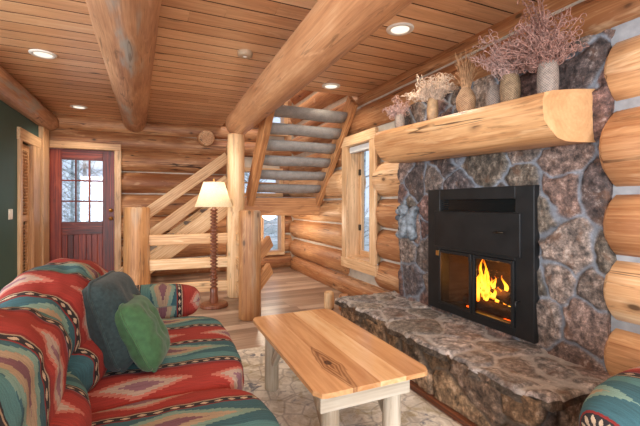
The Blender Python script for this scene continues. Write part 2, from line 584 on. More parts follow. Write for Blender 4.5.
def wicker_mat(name, a, b):
    g = G(name)
    o = g.attr('lc').outputs['Vector']
    x, y, z = g.sep(o)
    w = g.math('SINE', g.math('MULTIPLY', z, 420.0))
    ang = g.math('ARCTAN2', y, x)
    w2 = g.math('SINE', g.math('MULTIPLY', ang, 22.0))
    f = g.math('MULTIPLY_ADD', g.math('MULTIPLY', w, w2), 0.35, 0.5)
    nz = g.noise(o, 40, 3)
    f2 = g.math('MULTIPLY_ADD', nz, 0.6, g.math('MULTIPLY', f, 0.5))
    return g.pbr(g.ramp(f2, [(0.3, a), (0.75, b)]), 0.7, g.bump(f, 0.7, 0.006))
M['wicker_brown'] = wicker_mat('wicker_brown', (84, 62, 44), (164, 136, 104))
M['wicker_tan'] = wicker_mat('wicker_tan', (126, 92, 64), (190, 150, 112))
M['wicker_grey'] = wicker_mat('wicker_grey', (96, 86, 80), (168, 152, 140))
M['dried_mauve'] = plain('dried_mauve', (190, 156, 146), 0.9, 0.25, 40)
M['dried_brown'] = plain('dried_brown', (168, 128, 116), 0.9, 0.25, 40)
M['dried_cream'] = plain('dried_cream', (214, 190, 168), 0.9, 0.2, 40)
M['dried_wheat'] = plain('dried_wheat', (184, 142, 104), 0.9, 0.2, 40)


def flame_mat():
    g = G('flame')
    z = g.sep(g.attr('lc').outputs['Vector'])[2]
    col = g.ramp(z, [(0.0, (255, 120, 20)), (0.25, (255, 200, 70)), (0.6, (255, 176, 40)), (1.0, (240, 84, 12))])
    e = g.n('ShaderNodeEmission'); g.put(e.inputs[0], col); e.inputs[1].default_value = 4.0
    t = g.n('ShaderNodeBsdfTransparent')
    mx = g.n('ShaderNodeMixShader')
    g.put(mx.inputs[0], g.ramp(z, [(0.0, (0.9, 0.9, 0.9, 1)), (0.6, (0.85, 0.85, 0.85, 1)), (1.0, (0.35, 0.35, 0.35, 1))]))
    g.t.links.new(t.outputs[0], mx.inputs[1]); g.t.links.new(e.outputs[0], mx.inputs[2])
    g.t.links.new(mx.outputs[0], g.out.inputs[0])
    return g.m
M['flame'] = flame_mat()
M['ember'] = emit('ember_glow', (255, 96, 24), 3.0)

# ------------------------------------------------------------------ the room shell
XL, YB = -1.55, 7.2          # green wall face, centre plane of the back wall logs
XR = 2.56                    # centre plane of the right wall logs

# floor planks along X
b = MB()
y = -3.2; k = 0
while y < 7.4:
    x = -4.4 - random.random() * 1.2
    while x < 2.6:
        L = random.uniform(0.9, 1.8)
        off = random.uniform(-9, 9)
        x0, x1, y0, y1 = x, x + L - 0.002, y, y + 0.137
        vs = [(x0, y0, 0), (x1, y0, 0), (x1, y1, 0), (x0, y1, 0)]
        b.add(vs, [(0, 1, 2, 3)], [(q[1], off, q[0]) for q in vs], random.random(), False)
        x += L
    y += 0.139
vs = [(-5, -3.2, -0.004), (2.7, -3.2, -0.004), (2.7, 7.4, -0.004), (-5, 7.4, -0.004)]
b.add(vs, [(0, 1, 2, 3)], [(0, 0, 0)] * 4, 0.0, False)
struct(b.build('floor', M['floor']))

# ceiling: tongue and groove boards running along X, open above the stairs
def ceiling_boards(b, x0, x1, y0, y1, z, w=0.185):
    y = y0
    while y < y1 - 0.01:
        ye = min(y + w, y1)
        x = x0
        while x < x1 - 0.01:
            xe = min(x + random.uniform(1.8, 3.2), x1)
            if x1 - xe < 0.4: xe = x1
            gr = 0.006
            prof = [(y + gr - .0005, z + 0.03), (y + gr, z), (ye - gr, z), (ye - gr + .0005, z + 0.03)]
            off = (random.uniform(0.02, 0.12), random.uniform(-0.05, 0.15), random.uniform(-20, 20))
            vs = []; lc = []
            for (yy, zz) in prof:
                for xx in (x, xe - 0.0015):
                    vs.append((xx, yy, zz)); lc.append((yy - y - w / 2, off[0], xx + off[2]))
            rv = random.random()
            b.add(vs, [(2, 4, 5, 3)], lc, rv, False)
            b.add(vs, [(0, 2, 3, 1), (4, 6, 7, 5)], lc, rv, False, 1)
            x = xe
        y = ye
b = MB()
ceiling_boards(b, -4.4, 2.72, -3.2, 4.36, CEIL)
ceiling_boards(b, -1.7, 1.12, 4.36, 7.25, CEIL)
b.box(-4.5, 2.7, -3.2, 4.36, CEIL + 0.028, CEIL + 0.16, 0, 'X')
b.box(-1.8, 1.12, 4.36, 7.3, CEIL + 0.028, CEIL + 0.16, 0, 'X')
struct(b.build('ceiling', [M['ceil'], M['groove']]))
b = MB()
ceiling_boards(b, -1.0, 2.8, 4.0, 7.6, 4.7)
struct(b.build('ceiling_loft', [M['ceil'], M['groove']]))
b = MB()
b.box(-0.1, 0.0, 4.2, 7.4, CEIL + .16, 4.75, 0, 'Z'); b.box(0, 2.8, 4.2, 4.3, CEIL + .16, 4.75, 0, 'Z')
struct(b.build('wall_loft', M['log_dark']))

# log walls ----------------------------------------------------------
def holes_split(a0, a1, lo, hi, holes):
    """pieces of the interval a0..a1 left by the holes that a log spanning lo..hi meets"""
    segs = [(a0, a1)]
    for (h0, h1, z0, z1) in holes:
        if hi - 0.06 < z0 or lo + 0.06 > z1: continue
        nx = []
        for s0, s1 in segs:
            if h1 <= s0 or h0 >= s1: nx.append((s0, s1)); continue
            if h0 - s0 > 0.03: nx.append((s0, h0))
            if s1 - h1 > 0.03: nx.append((h1, s1))
        segs = nx
    return segs


def chink_sheet(b, axis, plane, a0, a1, z0, z1, holes):
    cuts_a = sorted({a0, a1} | {h[0] for h in holes} | {h[1] for h in holes})
    cuts_z = sorted({z0, z1} | {h[2] for h in holes} | {h[3] for h in holes})
    for i in range(len(cuts_a) - 1):
        for j in range(len(cuts_z) - 1):
            ca = (cuts_a[i] + cuts_a[i + 1]) / 2; cz = (cuts_z[j] + cuts_z[j + 1]) / 2
            if not (a0 < ca < a1 and z0 < cz < z1): continue
            if any(h[0] < ca < h[1] and h[2] < cz < h[3] for h in holes): continue
            if axis == 'X':
                b.box(cuts_a[i], cuts_a[i + 1], plane, plane + 0.16, cuts_z[j], cuts_z[j + 1], 0)
            else:
                b.box(plane, plane + 0.09, cuts_a[i], cuts_a[i + 1], cuts_z[j], cuts_z[j + 1], 0)

# back wall: logs along X; door, small low window, stair window
DOOR = (-1.56, -0.56, -0.1, 2.13)
WB = (1.86, 2.30, 0.30, 1.24)
WS = (1.44, 2.26, 1.42, 1.90)
WU = (1.95, 2.36, 2.62, 3.25)
back_logs = [(0.12, .17), (0.47, .19), (0.85, .20), (1.235, .195), (1.61, .19), (1.985, .195), (2.30, .168), (2.575, .145), (2.88, .18), (3.26, .18), (3.64, .18), (4.02, .18), (4.4, .18)]
b = MB()
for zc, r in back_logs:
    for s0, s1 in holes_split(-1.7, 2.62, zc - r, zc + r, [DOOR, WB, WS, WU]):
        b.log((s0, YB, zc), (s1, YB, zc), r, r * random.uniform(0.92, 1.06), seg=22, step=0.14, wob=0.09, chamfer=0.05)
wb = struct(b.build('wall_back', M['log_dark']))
b = MB(); chink_sheet(b, 'X', YB - 0.065, -1.72, 2.62, 0, 4.7, [DOOR, WB, WS, WU])
b.build('chinking', M['chink'], wb)

# right wall: logs along Y
WR = (3.84, 4.62, 0.47, 2.09)
CHIM = (1.22, 3.02, -0.2, 2.12)
right_logs = [(0.09, .17), (0.41, .18), (0.775, .185), (1.14, .185), (1.545, .22), (1.95, .17), (2.36, .19), (2.63, .11), (2.95, .18), (3.33, .18), (3.7, .18), (4.08, .18), (4.45, .18)]
near_logs = [(0.10, .16), (0.435, .178), (0.79, .182), (1.145, .185), (1.545, .222), (1.95, .178)]
XN = 2.345                   # the logs beside the chimney's near end stand further into the room
b = MB()
for zc, r in right_logs:
    for s0, s1 in holes_split(-3.2 if zc < 2.8 else 4.3, 6.93, zc - r, zc + r, [WR, CHIM if zc > 2 else (-3.3, 3.02, -.2, 2.13)]):
        b.log((XR, s0, zc), (XR, s1, zc), r, r * random.uniform(0.95, 1.05), seg=22, step=0.16, wob=0.06, chamfer=0.05)
for zc, r in near_logs:
    b.log((XN, -3.2, zc), (XN, 1.225, zc), r, r, seg=24, step=0.16, wob=0.05, chamfer=0.03)
wr = struct(b.build('wall_right', M['log']))
b = MB(); chink_sheet(b, 'Y', XR - 0.075, -3.2, 7.25, 0, 4.7, [WR, (1.35, 2.9, -0.05, 1.6)])
b.build('chinking', M['chink'], wr)
b = MB(); b.box(XN - .092, XN + .1, -3.2, 1.22, 0, 2.2, 0); b.build('chinking', M['mortar'], wr)

# left wall: painted, a louvred closet door, a log along its top
b = MB()
b.box(XL - 0.12, XL, 4.2, 5.80, 0, CEIL, 0); b.box(XL - 0.12, XL, 6.30, YB, 0, CEIL, 0); b.box(XL - 0.12, XL, 5.80, 6.30, 2.05, CEIL, 0)
b.box(-4.4, XL - .12, 4.2, 4.32, 0, CEIL, 0)
wl = struct(b.build('wall_left', M['green']))
b = MB(); b.log((XL + 0.02, 4.1, 2.54), (XL + 0.02, YB - .1, 2.53), 0.155, 0.145, seg=20, wob=0.05, step=.15)
o = b.build('wall_plate_log', M['beam_stained'], origin=(XL + .02, 5.6, 2.4))
tag(o, 'round log laid along the top of the green wall under the ceiling', 'log beam')
# rooms' far sides behind the camera, with large openings for daylight
b = MB()
b.box(-4.5, -4.4, -3.2, -2.6, 0, CEIL, 0); b.box(-4.5, -4.4, 3.4, 4.3, 0, CEIL, 0)
b.box(-4.5, -4.4, -2.6, 3.4, 0, 0.4, 0); b.box(-4.5, -4.4, -2.6, 3.4, 2.3, CEIL, 0)
struct(b.build('wall_side', M['log']))
b = MB()
b.box(-4.5, -3.6, -3.3, -3.2, 0, CEIL, 0); b.box(1.8, 2.7, -3.3, -3.2, 0, CEIL, 0)
b.box(-3.6, 1.8, -3.3, -3.2, 0, 0.4, 0); b.box(-3.6, 1.8, -3.3, -3.2, 2.35, CEIL, 0)
struct(b.build('wall_front', M['log']))

# baseboard strip by hearth is part of the floor trim; door casings below
def casing(name, parts, mat):
    b = MB()
    for p in parts: b.box(*p[:6], 0.008, p[6])
    return struct(b.build(name, mat))

# entry door -----------------------------------------------------------
YD = YB - 0.12
door = sempty('door_1', (-1.065, YD, 0))
dx0, dx1, dz = -1.52, -0.61, 2.12
gx0, gx1, gz0, gz1 = -1.35, -0.785, 0.965, 1.955
b = MB()
b.box(dx0, gx0, YD - .02, YD + .03, 0, dz, .004, 'Z'); b.box(gx1, dx1, YD - .02, YD + .03, 0, dz, .004, 'Z')
b.box(gx0, gx1, YD - .02, YD + .03, gz1, dz, .004, 'X'); b.box(gx0, gx1, YD - .02, YD + .03, 0.76, gz0, .004, 'X')
b.box(gx0, gx1, YD - .02, YD + .03, 0, 0.2, .004, 'X')
xm = (gx0 + gx1) / 2
b.box(xm - .05, xm + .05, YD - .02, YD + .03, .2, .76, .004, 'Z')
b.build('door_frame', M['door'], door)
for a0, a1 in ((gx0, xm - .05), (xm + .05, gx1)):
    b = MB()
    n = 3; w = (a1 - a0) / n
    for i in range(n):
        b.box(a0 + i * w, a0 + (i + 1) * w, YD - .006, YD + .02, .2, .76, .006, 'Z')
    b.build('door_panel', M['door'], door)
b = MB()
for i in (1, 2):
    xx = gx0 + (gx1 - gx0) * i / 3; b.box(xx - .012, xx + .012, YD - .018, YD + .02, gz0, gz1, .004, 'Z')
    zz = gz0 + (gz1 - gz0) * i / 3; b.box(gx0, gx1, YD - .017, YD + .02, zz - .012, zz + .012, .004, 'X')
b.build('muntin_grid', M['door'], door)
b = MB(); b.box(gx0, gx1, YD + .004, YD + .010, gz0, gz1, 0); b.build('door_glass', M['glass'], door)
for zz, nm in ((1.145, 'door_knob'), (1.01, 'door_knob')):
    b = MB()
    b.lathe([(.0, -.075), (.02, -.07), (.03, -.05), (.026, -.035), (.012, -.028), (.012, -.01), (.032, -.008), (.032, 0)], (0, 0, 0), 20)
    R = Matrix.Rotation(-PI / 2, 3, 'X')
    b.v = [tuple((R @ Vector(v)) * -1 + Vector((-0.665, YD - .02, zz))) for v in b.v]
    b.v = [(v[0], 2 * (YD - .02) - v[1] if v[1] > YD - .02 else v[1], v[2]) for v in b.v]
    b.build(nm, M['brass'], door)
yc = YB - 0.19
casing('trim_1', [(-1.55, dx0, yc - .02, yc + .22, 0, 2.13, 'Z'), (dx1, dx1 + .10, yc - .02, yc + .02, 0, 2.13, 'Z'),
                  (dx1, dx1 + .03, yc, yc + .2, 0, 2.13, 'Z'), (-1.55, dx1 + .10, yc - .025, yc + .02, 2.13, 2.235, 'X'),
                  (-1.55, dx1, yc, yc + .2, 2.125, 2.16, 'X')], M['trim'])

# closet door with louvres in the left wall ------------------------------
cd = sempty('door_2', (XL - .04, 6.05, 0))
b = MB()
for (a0, a1) in ((5.82, 5.87), (6.22, 6.28)): b.box(XL - .055, XL - .02, a0, a1, 0, 2.03, .003, 'Z')
b.box(XL - .055, XL - .02, 5.87, 6.22, 1.95, 2.03, .003, 'Y'); b.box(XL - .055, XL - .02, 5.87, 6.22, 0, .1, .003, 'Y')
b.box(XL - .055, XL - .02, 5.87, 6.22, 1.02, 1.1, .003, 'Y')
b.build('stile_frame', M['louvre'], cd)
b = MB()
z = .12
while z < 1.94:
    if not 1.0 < z < 1.11:
        b.box(XL - .062, XL - .018, 5.865, 6.225, z - .004, z + .004, .002, 'Y', Matrix.Rotation(-0.6, 3, 'Y'))
    z += .042
b.build('louvre_slats', M['louvre'], cd)
b = MB(); b.box(XL - .10, XL - .08, 5.8, 6.3, 0, 2.05, 0); b.build('closet_backing', M['trim'], cd)
casing('trim_2', [(XL - .06, XL + .03, 5.72, 5.82, 0, 2.06, 'Z'), (XL - .06, XL + .03, 6.28, 6.62, 0, 2.06, 'Z'),
                  (XL - .06, XL + .035, 5.70, 6.64, 2.05, 2.20, 'Y'), (XL - .02, XL + .06, 6.64, 6.98, 0, 2.385, 'Z')], M['trim'])

# light switch
t = thing('light_switch', 'white double light switch on the dark green wall', 'light switch', (XL + .004, 5.47, 1.13))
b = MB(); b.box(XL, XL + .008, 5.405, 5.535, 1.07, 1.19, .003); b.build('cover_plate', M['white'], t)
for yy in (5.44, 5.50):
    b = MB(); b.box(XL + .006, XL + .014, yy - .016, yy + .016, 1.095, 1.165, .003); b.build('rocker', M['white'], t)

# windows ------------------------------------------------------------------
w1 = sempty('window_1', (XR - .1, 4.1, 1.27))
xf = 2.355
b = MB()
b.box(xf, xf + .04, 3.763, 3.89, .53, 2.05, .006, 'Z'); b.box(xf, xf + .04, 4.475, 4.61, .53, 2.05, .006, 'Z')
b.box(xf - .005, xf + .045, 3.745, 4.63, 2.02, 2.15, .006, 'Y'); b.box(xf - .005, xf + .045, 3.745, 4.63, .40, .53, .006, 'Y')
b.build('window_casing', M['trim'], w1)
b = MB()
b.box(xf + .02, XR + .16, 3.865, 3.89, .52, 2.04, .003, 'Z'); b.box(xf + .02, XR + .04, 4.475, 4.50, .52, 2.04, .003, 'Z')
b.box(xf + .02, XR + .16, 3.87, 4.49, 2.015, 2.04, .003, 'Y'); b.box(xf + .02, XR + .16, 3.87, 4.49, .52, .55, .003, 'Y')
b.build('jamb_lining', M['trim'], w1)
xs = XR + .0
b = MB()
b.box(xs, xs + .05, 3.89, 3.93, .55, 2.015, .005, 'Z'); b.box(xs, xs + .05, 4.435, 4.475, .55, 2.015, .005, 'Z')
b.box(xs, xs + .05, 3.93, 4.435, 1.96, 2.015, .005, 'Y'); b.box(xs, xs + .05, 3.93, 4.435, .55, .62, .005, 'Y')
b.build('sash', M['trim'], w1)
b = MB(); b.box(xs + .02, xs + .026, 3.93, 4.435, .62, 1.96, 0); b.build('pane', M['glass'], w1)
b = MB(); b.box(xf + .045, xf + .11, 3.895, 4.47, 1.93, 2.01, .01, 'Y'); b.build('rolled_blind', M['blind'], w1)
for zz in (.93, 1.68):
    b = MB(); b.box(xs - .02, xs + .004, 4.435, 4.474, zz - .04, zz + .04, .004); b.build('sash_latch', M['bronze'], w1)


def back_window(name, x0, x1, z0, z1, bars):
    w = sempty(name, ((x0 + x1) / 2, YB - .15, (z0 + z1) / 2))
    yf = YB - .2
    b = MB(); c = .075
    b.box(x0 - c * .4, x0 + c * .6, yf, yf + .25, z0, z1, .005, 'Z'); b.box(x1 - c * .6, x1 + c * .4, yf, yf + .25, z0, z1, .005, 'Z')
    b.box(x0 - c * .4, x1 + c * .4, yf - .004, yf + .25, z1 - c * .5, z1 + c * .5, .005, 'X')
    b.box(x0 - c * .4, x1 + c * .4, yf - .004, yf + .25, z0 - c * .5, z0 + c * .5, .005, 'X')
    b.build('window_frame', M['trim'], w)
    b = MB(); b.box(x0, x1, YB, YB + .006, z0, z1, 0); b.build('pane', M['glass'], w)
    if bars:
        b = MB()
        for i in range(1, bars):
            zz = z0 + (z1 - z0) * i / bars; b.box(x0 + .04, x1 - .04, YB - .02, YB + .01, zz - .014, zz + .014, .003, 'X')
        b.build('glazing_bar', M['trim'], w)
back_window('window_2', WB[0], WB[1], WB[2], WB[3], 0)
back_window('window_3', WS[0], WS[1], WS[2], WS[3], 2)
back_window('window_4', WU[0], WU[1], WU[2], WU[3], 0)

# ------------------------------------------------------------------ ceiling beams and posts
b = MB(); b.log((-0.02, -3.1, 2.68), (-0.315, 7.12, 2.635), 0.33, 0.168, seg=40, wob=0.08, step=.12)
o = b.build('ceiling_beam', M['beam_stained'], origin=(-.2, 2, 2.65))
tag(o, 'fluted log ceiling beam running from above the sofa towards the entry door wall', 'ceiling beam', 'log beams under the ceiling')
b = MB(); b.log((0.985, -3.1, 2.345), (1.035, 5.17, 2.345), 0.184, 0.166, seg=32, wob=0.02, step=.14)
o = b.build('ceiling_beam', M['beam'], origin=(.93, 2, 2.35))
tag(o, 'smooth round log ceiling beam ending on the tall post beside the stairs', 'ceiling beam', 'log beams under the ceiling')
b = MB(); b.log((.835, 6.86, 2.42), (.835, 7.3, 2.42), .14, seg=24, wob=.03)
o = b.build('purlin_log', M['log_dark'], origin=(.83, 7, 2.44))
tag(o, 'round sawn log end sticking out high on the back log wall', 'log end')

TP = (1.005, 5.10)
b = MB(); b.log((TP[0], TP[1], 0), (TP[0], TP[1], 2.19), .118, .112, seg=20, wob=.03)
o = b.build('log_post', M['pale'], origin=(TP[0], TP[1], 0))
tag(o, 'tall peeled log post holding up the beam end behind the floor lamp', 'post')

# guard rail: stout left post, three rails, short near post, slanting stub rails
rl = thing('stair_railing', 'log guard railing with flat pale rails between round posts around the stairs', 'railing', (.4, 5.1, 0))
b = MB(); b.log((-.21, 5.3, 0), (-.21, 5.3, 1.21), .158, .15, seg=24, wob=.03)
b.build('railing_post', M['post'], rl)
SP = (.95, 4.07)
b = MB(); b.log((SP[0], SP[1], 0), (SP[0], SP[1], 1.18), .122, .118, seg=24, wob=.02)
b.build('railing_post', M['post'], rl)
for zz in (.785, .465, .15):
    b = MB(); b.beam((-.08, 5.28, zz), (.93, 5.11, zz + .01), .045, .135); b.build('rail', M['pale'], rl)
    b = MB(); b.beam((1.0, 5.02, zz + .01), (.955, 4.17, zz + .01), .045, .135); b.build('rail', M['pale'], rl)
for z0 in (.70, .38):
    b = MB(); b.beam((1.02, 4.10, z0 - .06), (1.24, 4.28, z0 + .12), .05, .15); b.build('rail_stub', M['stringer'], rl)

# staircase: lower flight along the back wall, landing, upper flight towards the room
st = thing('staircase', 'open log staircase with grey carpeted treads turning at a landing', 'staircase', (1.8, 5.5, 0))
LZ = 1.345
b = MB(); b.beam((1.10, 5.47, LZ - .135), (2.39, 5.47, LZ - .135), .10, .27); b.build('landing_beam', M['stringer'], st)
b = MB(); b.box(1.10, 2.38, 5.43, 7.05, LZ - .03, LZ + .012, .01, 'X'); b.build('landing_carpet', M['carpet'], st)
b = MB(); b.box(1.12, 2.38, 5.53, 7.05, LZ - .08, LZ - .035, 0, 'Y'); b.build('landing_deck', M['stringer'], st)
y0, z0, y1, z1 = 5.46, LZ, 4.27, 2.64
N = 7
for sx, w in ((1.27, .09), (2.345, .06)):
    b = MB(); b.beam((sx, y0, z0 - .05), (sx, y1, z1 - .05), w, .24)
    b.build('stringer', M['stringer'], st)
for i in range(1, N):
    yy = y0 + (y1 - y0) * (i - .35) / N; zz = z0 + (z1 - z0) * i / N
    b = MB()
    # half log, flat side up
    seg = 14; r = .138; vs = []; fs = []; lc = []
    xs_ = [1.31 + (2.32 - 1.31) * q / 8 for q in range(9)]
    for xx in xs_:
        for j in range(seg):
            if j < 10:
                a = PI + PI * j / 9.0; p = (math.cos(a) * r, math.sin(a) * r * .85)
            else:
                q = (j - 9) / 5.0; p = (r * (1 - 2 * q), 0.012)
            vs.append((xx, yy + p[0], zz + p[1] * (1 + .06 * math.sin(xx * 7 + i)))); lc.append((xx, p[0], p[1] + i))
    for q in range(8):
        for j in range(seg):
            j2 = (j + 1) % seg
            fs.append((q * seg + j, q * seg + j2, (q + 1) * seg + j2, (q + 1) * seg + j))
    fs += [tuple(range(seg)), tuple(range(8 * seg, 9 * seg))]
    b.add(vs, fs, lc)
    b.build('tread', M['carpet'], st)
# lower flight
def slope(x): return .48 + (x + .07) * .762
for yy in (6.05, 6.95):
    b = MB(); b.beam((-.62, yy, slope(-.62) - .1), (1.12, yy, slope(1.12) - .1), .07, .26)
    b.build('stringer', M['pale'], st)
for i in range(6):
    xx = -.5 + i * .27; zz = slope(xx) - .02
    b = MB(); b.box(xx - .12, xx + .14, 6.1, 6.9, zz - .06, zz, .015); b.build('tread', M['carpet'], st)
for dz in (.66, .30):
    b = MB(); b.beam((-.16, 6.05, slope(-.16) + dz), (1.06, 6.05, slope(1.06) + dz), .05, .16); b.build('handrail', M['pale'], st)
b = MB(); b.beam((1.10, 6.05, .0), (1.10, 6.05, 2.2), .11, .11, up=(0, 1, 0)); b.build('newel_post', M['pale'], st)

t = thing('globe_light', 'white globe lamp glowing under the stair landing beam', 'lamp', (1.72, 6.0, 1.26))
b = MB(); b.ellip((1.72, 6.0, 1.10), (.125, .125, .115)); b.build('globe', M['globe'], t)
b = MB(); b.lathe([(.05, 1.20), (.05, 1.265)], (1.72, 6.0, 0), 20); b.build('mount', M['bronze'], t)

# recessed lights, smoke detector
for (x, y, lab) in ((-.97, 4.305, 'recessed ceiling light left of the fluted beam, nearer the sofa'),
                    (-1.018, 6.446, 'recessed ceiling light close to the entry door'),
                    (1.82, 2.524, 'recessed ceiling light above the mantel flowers, largest of all'),
                    (1.939, 4.077, 'recessed ceiling light just before the stair opening')):
    t = thing('recessed_light', lab, 'ceiling light', (x, y, CEIL), 'recessed ceiling lights')
    b = MB(); b.lathe([(.072, -.004), (.082, -.012), (.108, -.008), (.112, 0.0)], (x, y, CEIL), 32); b.build('trim_ring', M['white'], t)
    b = MB(); b.lathe([(.0001, -.0055), (.078, -.0055)], (x, y, CEIL), 28)
    b.v = [(p[0], p[1], p[2] ) for p in b.v]; b.build('bulb_disc', M['can_light'], t)
t = thing('smoke_detector', 'round grey smoke detector on the plank ceiling', 'smoke detector', (.77, 3.489, CEIL))
M['beige'] = plain('beige_plastic', (176, 150, 122), .5, .03)
b = MB(); b.lathe([(.055, -.045), (.066, -.04), (.07, -.02), (.07, 0)], (.77, 3.489, CEIL), 30); b.build('detector_body', M['beige'], t)
b = MB(); b.lathe([(.012, -.05), (.02, -.045)], (.77, 3.489, CEIL), 16); b.build('test_button', M['white'], t)

# ------------------------------------------------------------------ stone work
rng = np.random.RandomState(4)
def vnoise2(x, y, sc, seed):
    r = np.random.RandomState(seed); T = r.rand(256, 256)
    X = x * sc; Y = y * sc
    xi = np.floor(X).astype(int); yi = np.floor(Y).astype(int)
    fx = X - xi; fy = Y - yi
    fx = fx * fx * (3 - 2 * fx); fy = fy * fy * (3 - 2 * fy)
    g = lambda a, c: T[a % 256, c % 256]
    return (g(xi, yi) * (1 - fx) + g(xi + 1, yi) * fx) * (1 - fy) + (g(xi, yi + 1) * (1 - fx) + g(xi + 1, yi + 1) * fx) * fy - .5

PAL = [(120, 106, 98), (106, 94, 88), (124, 104, 96), (108, 82, 76), (92, 84, 86), (132, 118, 110), (104, 94, 84), (84, 72, 70), (116, 94, 86)]
MORT = (126, 132, 142)
def stones(x, y, cell, seed, depth=0.035, gap=0.016, pal=PAL, mort=MORT, aspect=1.0, tilt=.12):
    """irregular stones on a flat sheet: height and colour per point"""
    r = np.random.RandomState(seed)
    sh = x.shape; x = x.ravel(); y = y.ravel() * aspect
    wx = x + vnoise2(x, y, 7, seed) * .06 + vnoise2(x, y, 26, seed + 3) * .02
    wy = y + vnoise2(x, y, 7, seed + 1) * .06 + vnoise2(x, y, 26, seed + 4) * .02
    pts = []
    for gx in np.arange(x.min() - cell, x.max() + 2 * cell, cell):
        for gy in np.arange(y.min() - cell, y.max() + 2 * cell, cell):
            if r.rand() < .9:
                pts.append((gx + (r.rand() - .5) * cell * .95, gy + (r.rand() - .5) * cell * .95))
    pts = np.array(pts); n = len(pts)
    wgt = 1 + (r.rand(n) - .5) * .35
    D = np.sqrt((wx[:, None] - pts[None, :, 0]) ** 2 + (wy[:, None] - pts[None, :, 1]) ** 2) * wgt[None, :]
    idx = np.argsort(D, axis=1)[:, :2]
    i0 = idx[:, 0]
    d1 = D[np.arange(len(x)), i0]; d2 = D[np.arange(len(x)), idx[:, 1]]
    e = d2 - d1
    k = np.clip((e - gap) / .035, 0, 1); k = k * k * (3 - 2 * k)
    hh = r.rand(n); tx = (r.rand(n) - .5) * 2 * tilt; ty = (r.rand(n) - .5) * 2 * tilt
    top = .5 + .5 * hh[i0] + ((wx - pts[i0, 0]) * tx[i0] + (wy - pts[i0, 1]) * ty[i0]) / depth
    rough = vnoise2(x, y, 22, seed + 7) * .35 + vnoise2(x, y, 55, seed + 8) * .2
    h = depth * k * (top + rough) + vnoise2(x, y, 40, seed + 9) * .004
    pc = np.array([lin(c)[:3] for c in pal])[r.randint(0, len(pal), n)] * (0.75 + .5 * r.rand(n))[:, None]
    mc = np.array(lin(mort)[:3])
    kk = np.clip((e - gap * .6) / .02, 0, 1)[:, None]
    c = pc[i0] * kk + mc * (1 - kk)
    return h.reshape(sh), np.concatenate([c, kk], 1).reshape(sh + (4,))


def sheet(P, Nrm, H, C, keep=None):
    """mesh from point grid displaced along normals"""
    V = P + Nrm * H[..., None]
    a, c = H.shape
    fs = []
    for i in range(a - 1):
        for j in range(c - 1):
            if keep is not None and not keep[i, j]: continue
            fs.append((i * c + j, (i + 1) * c + j, (i + 1) * c + j + 1, i * c + j + 1))
    b = MB(); b.add(V.reshape(-1, 3), fs)
    return b, C.reshape(-1, 4)

fp = thing('stone_fireplace', 'rugged field stone chimney breast with a raised stone hearth', 'fireplace', (2.2, 2.15, 0))
XS = 2.215
# chimney face wraps round both ends
Y0, Y1, SIDE = 1.222, 3.07, .06
ns, nz = 250, 205
S = np.linspace(-SIDE, (Y1 - Y0) + SIDE, ns); Z = np.linspace(0, 2.18, nz)
SS, ZZ = np.meshgrid(S, Z, indexing='ij')
H, C = stones(SS, ZZ, .25, 11, .024, .012)
rc = .045
L = Y1 - Y0
px = np.where(SS < 0, XS - SS, np.where(SS > L, XS + (SS - L), XS)); py = Y0 + np.clip(SS, 0, L)
nx = np.where((SS < 0) | (SS > L), 0., -1.); ny = np.where(SS < 0, -1., np.where(SS > L, 1., 0.))
# soften the corner normals
for edge, sg in ((0, -1), (L, 1)):
    w = np.clip(1 - np.abs(SS - edge) / rc, 0, 1) * .7
    nx = nx * (1 - w) + (-.7) * w; ny = ny * (1 - w) + sg * .7 * w
ln = np.sqrt(nx ** 2 + ny ** 2); nx /= ln; ny /= ln
# the edge by the right hand logs wavers around them
flare = np.zeros_like(ZZ)
for zc, r in right_logs[:7]:
    flare = flare + .0 * np.exp(-((ZZ - (zc + r + .005)) / .055) ** 2)
flare_on = np.clip(1 - (SS + SIDE) / (SIDE + .10), 0, 1)
H = H + flare * flare_on
P = np.stack([px, py, ZZ], -1); NN = np.stack([nx, ny, np.zeros_like(nx)], -1)
yc_ = py[:-1, :-1]; zc_ = ZZ[:-1, :-1]
keep = ~((yc_ > 1.68) & (yc_ < 2.52) & (zc_ > .39) & (zc_ < 1.32) & (SS[:-1, :-1] > 0) & (SS[:-1, :-1] < L))
b, cc = sheet(P, NN, H, C, keep)
o = b.build('chimney_breast', M['stone'], fp, cols=cc)
b = MB(); b.box(2.26, 2.5, Y0 + .02, 1.6, .0, 2.1, 0); b.box(2.26, 2.5, 2.66, Y1 - .005, 0, 2.11, 0); b.box(2.26, 2.5, 1.6, 2.66, 1.36, 2.11, 0); b.box(2.26, 2.75, 1.6, 2.66, 0, .36, 0)
b.build('chimney_core', plain('mortar_core', (110, 108, 108), .9), fp)

# hearth top slab
HZ = .362
nx_, ny_ = 70, 210
U = np.linspace(0, 1, nx_); V = np.linspace(0, 1, ny_)
UU, VV = np.meshgrid(U, V, indexing='ij')
yy = 1.15 + VV * (3.26 - 1.15)
front = 1.605 + vnoise2(yy, yy * 0 + 3, 4, 91) * .07 + vnoise2(yy, yy * 0 + 5, 14, 92) * .035
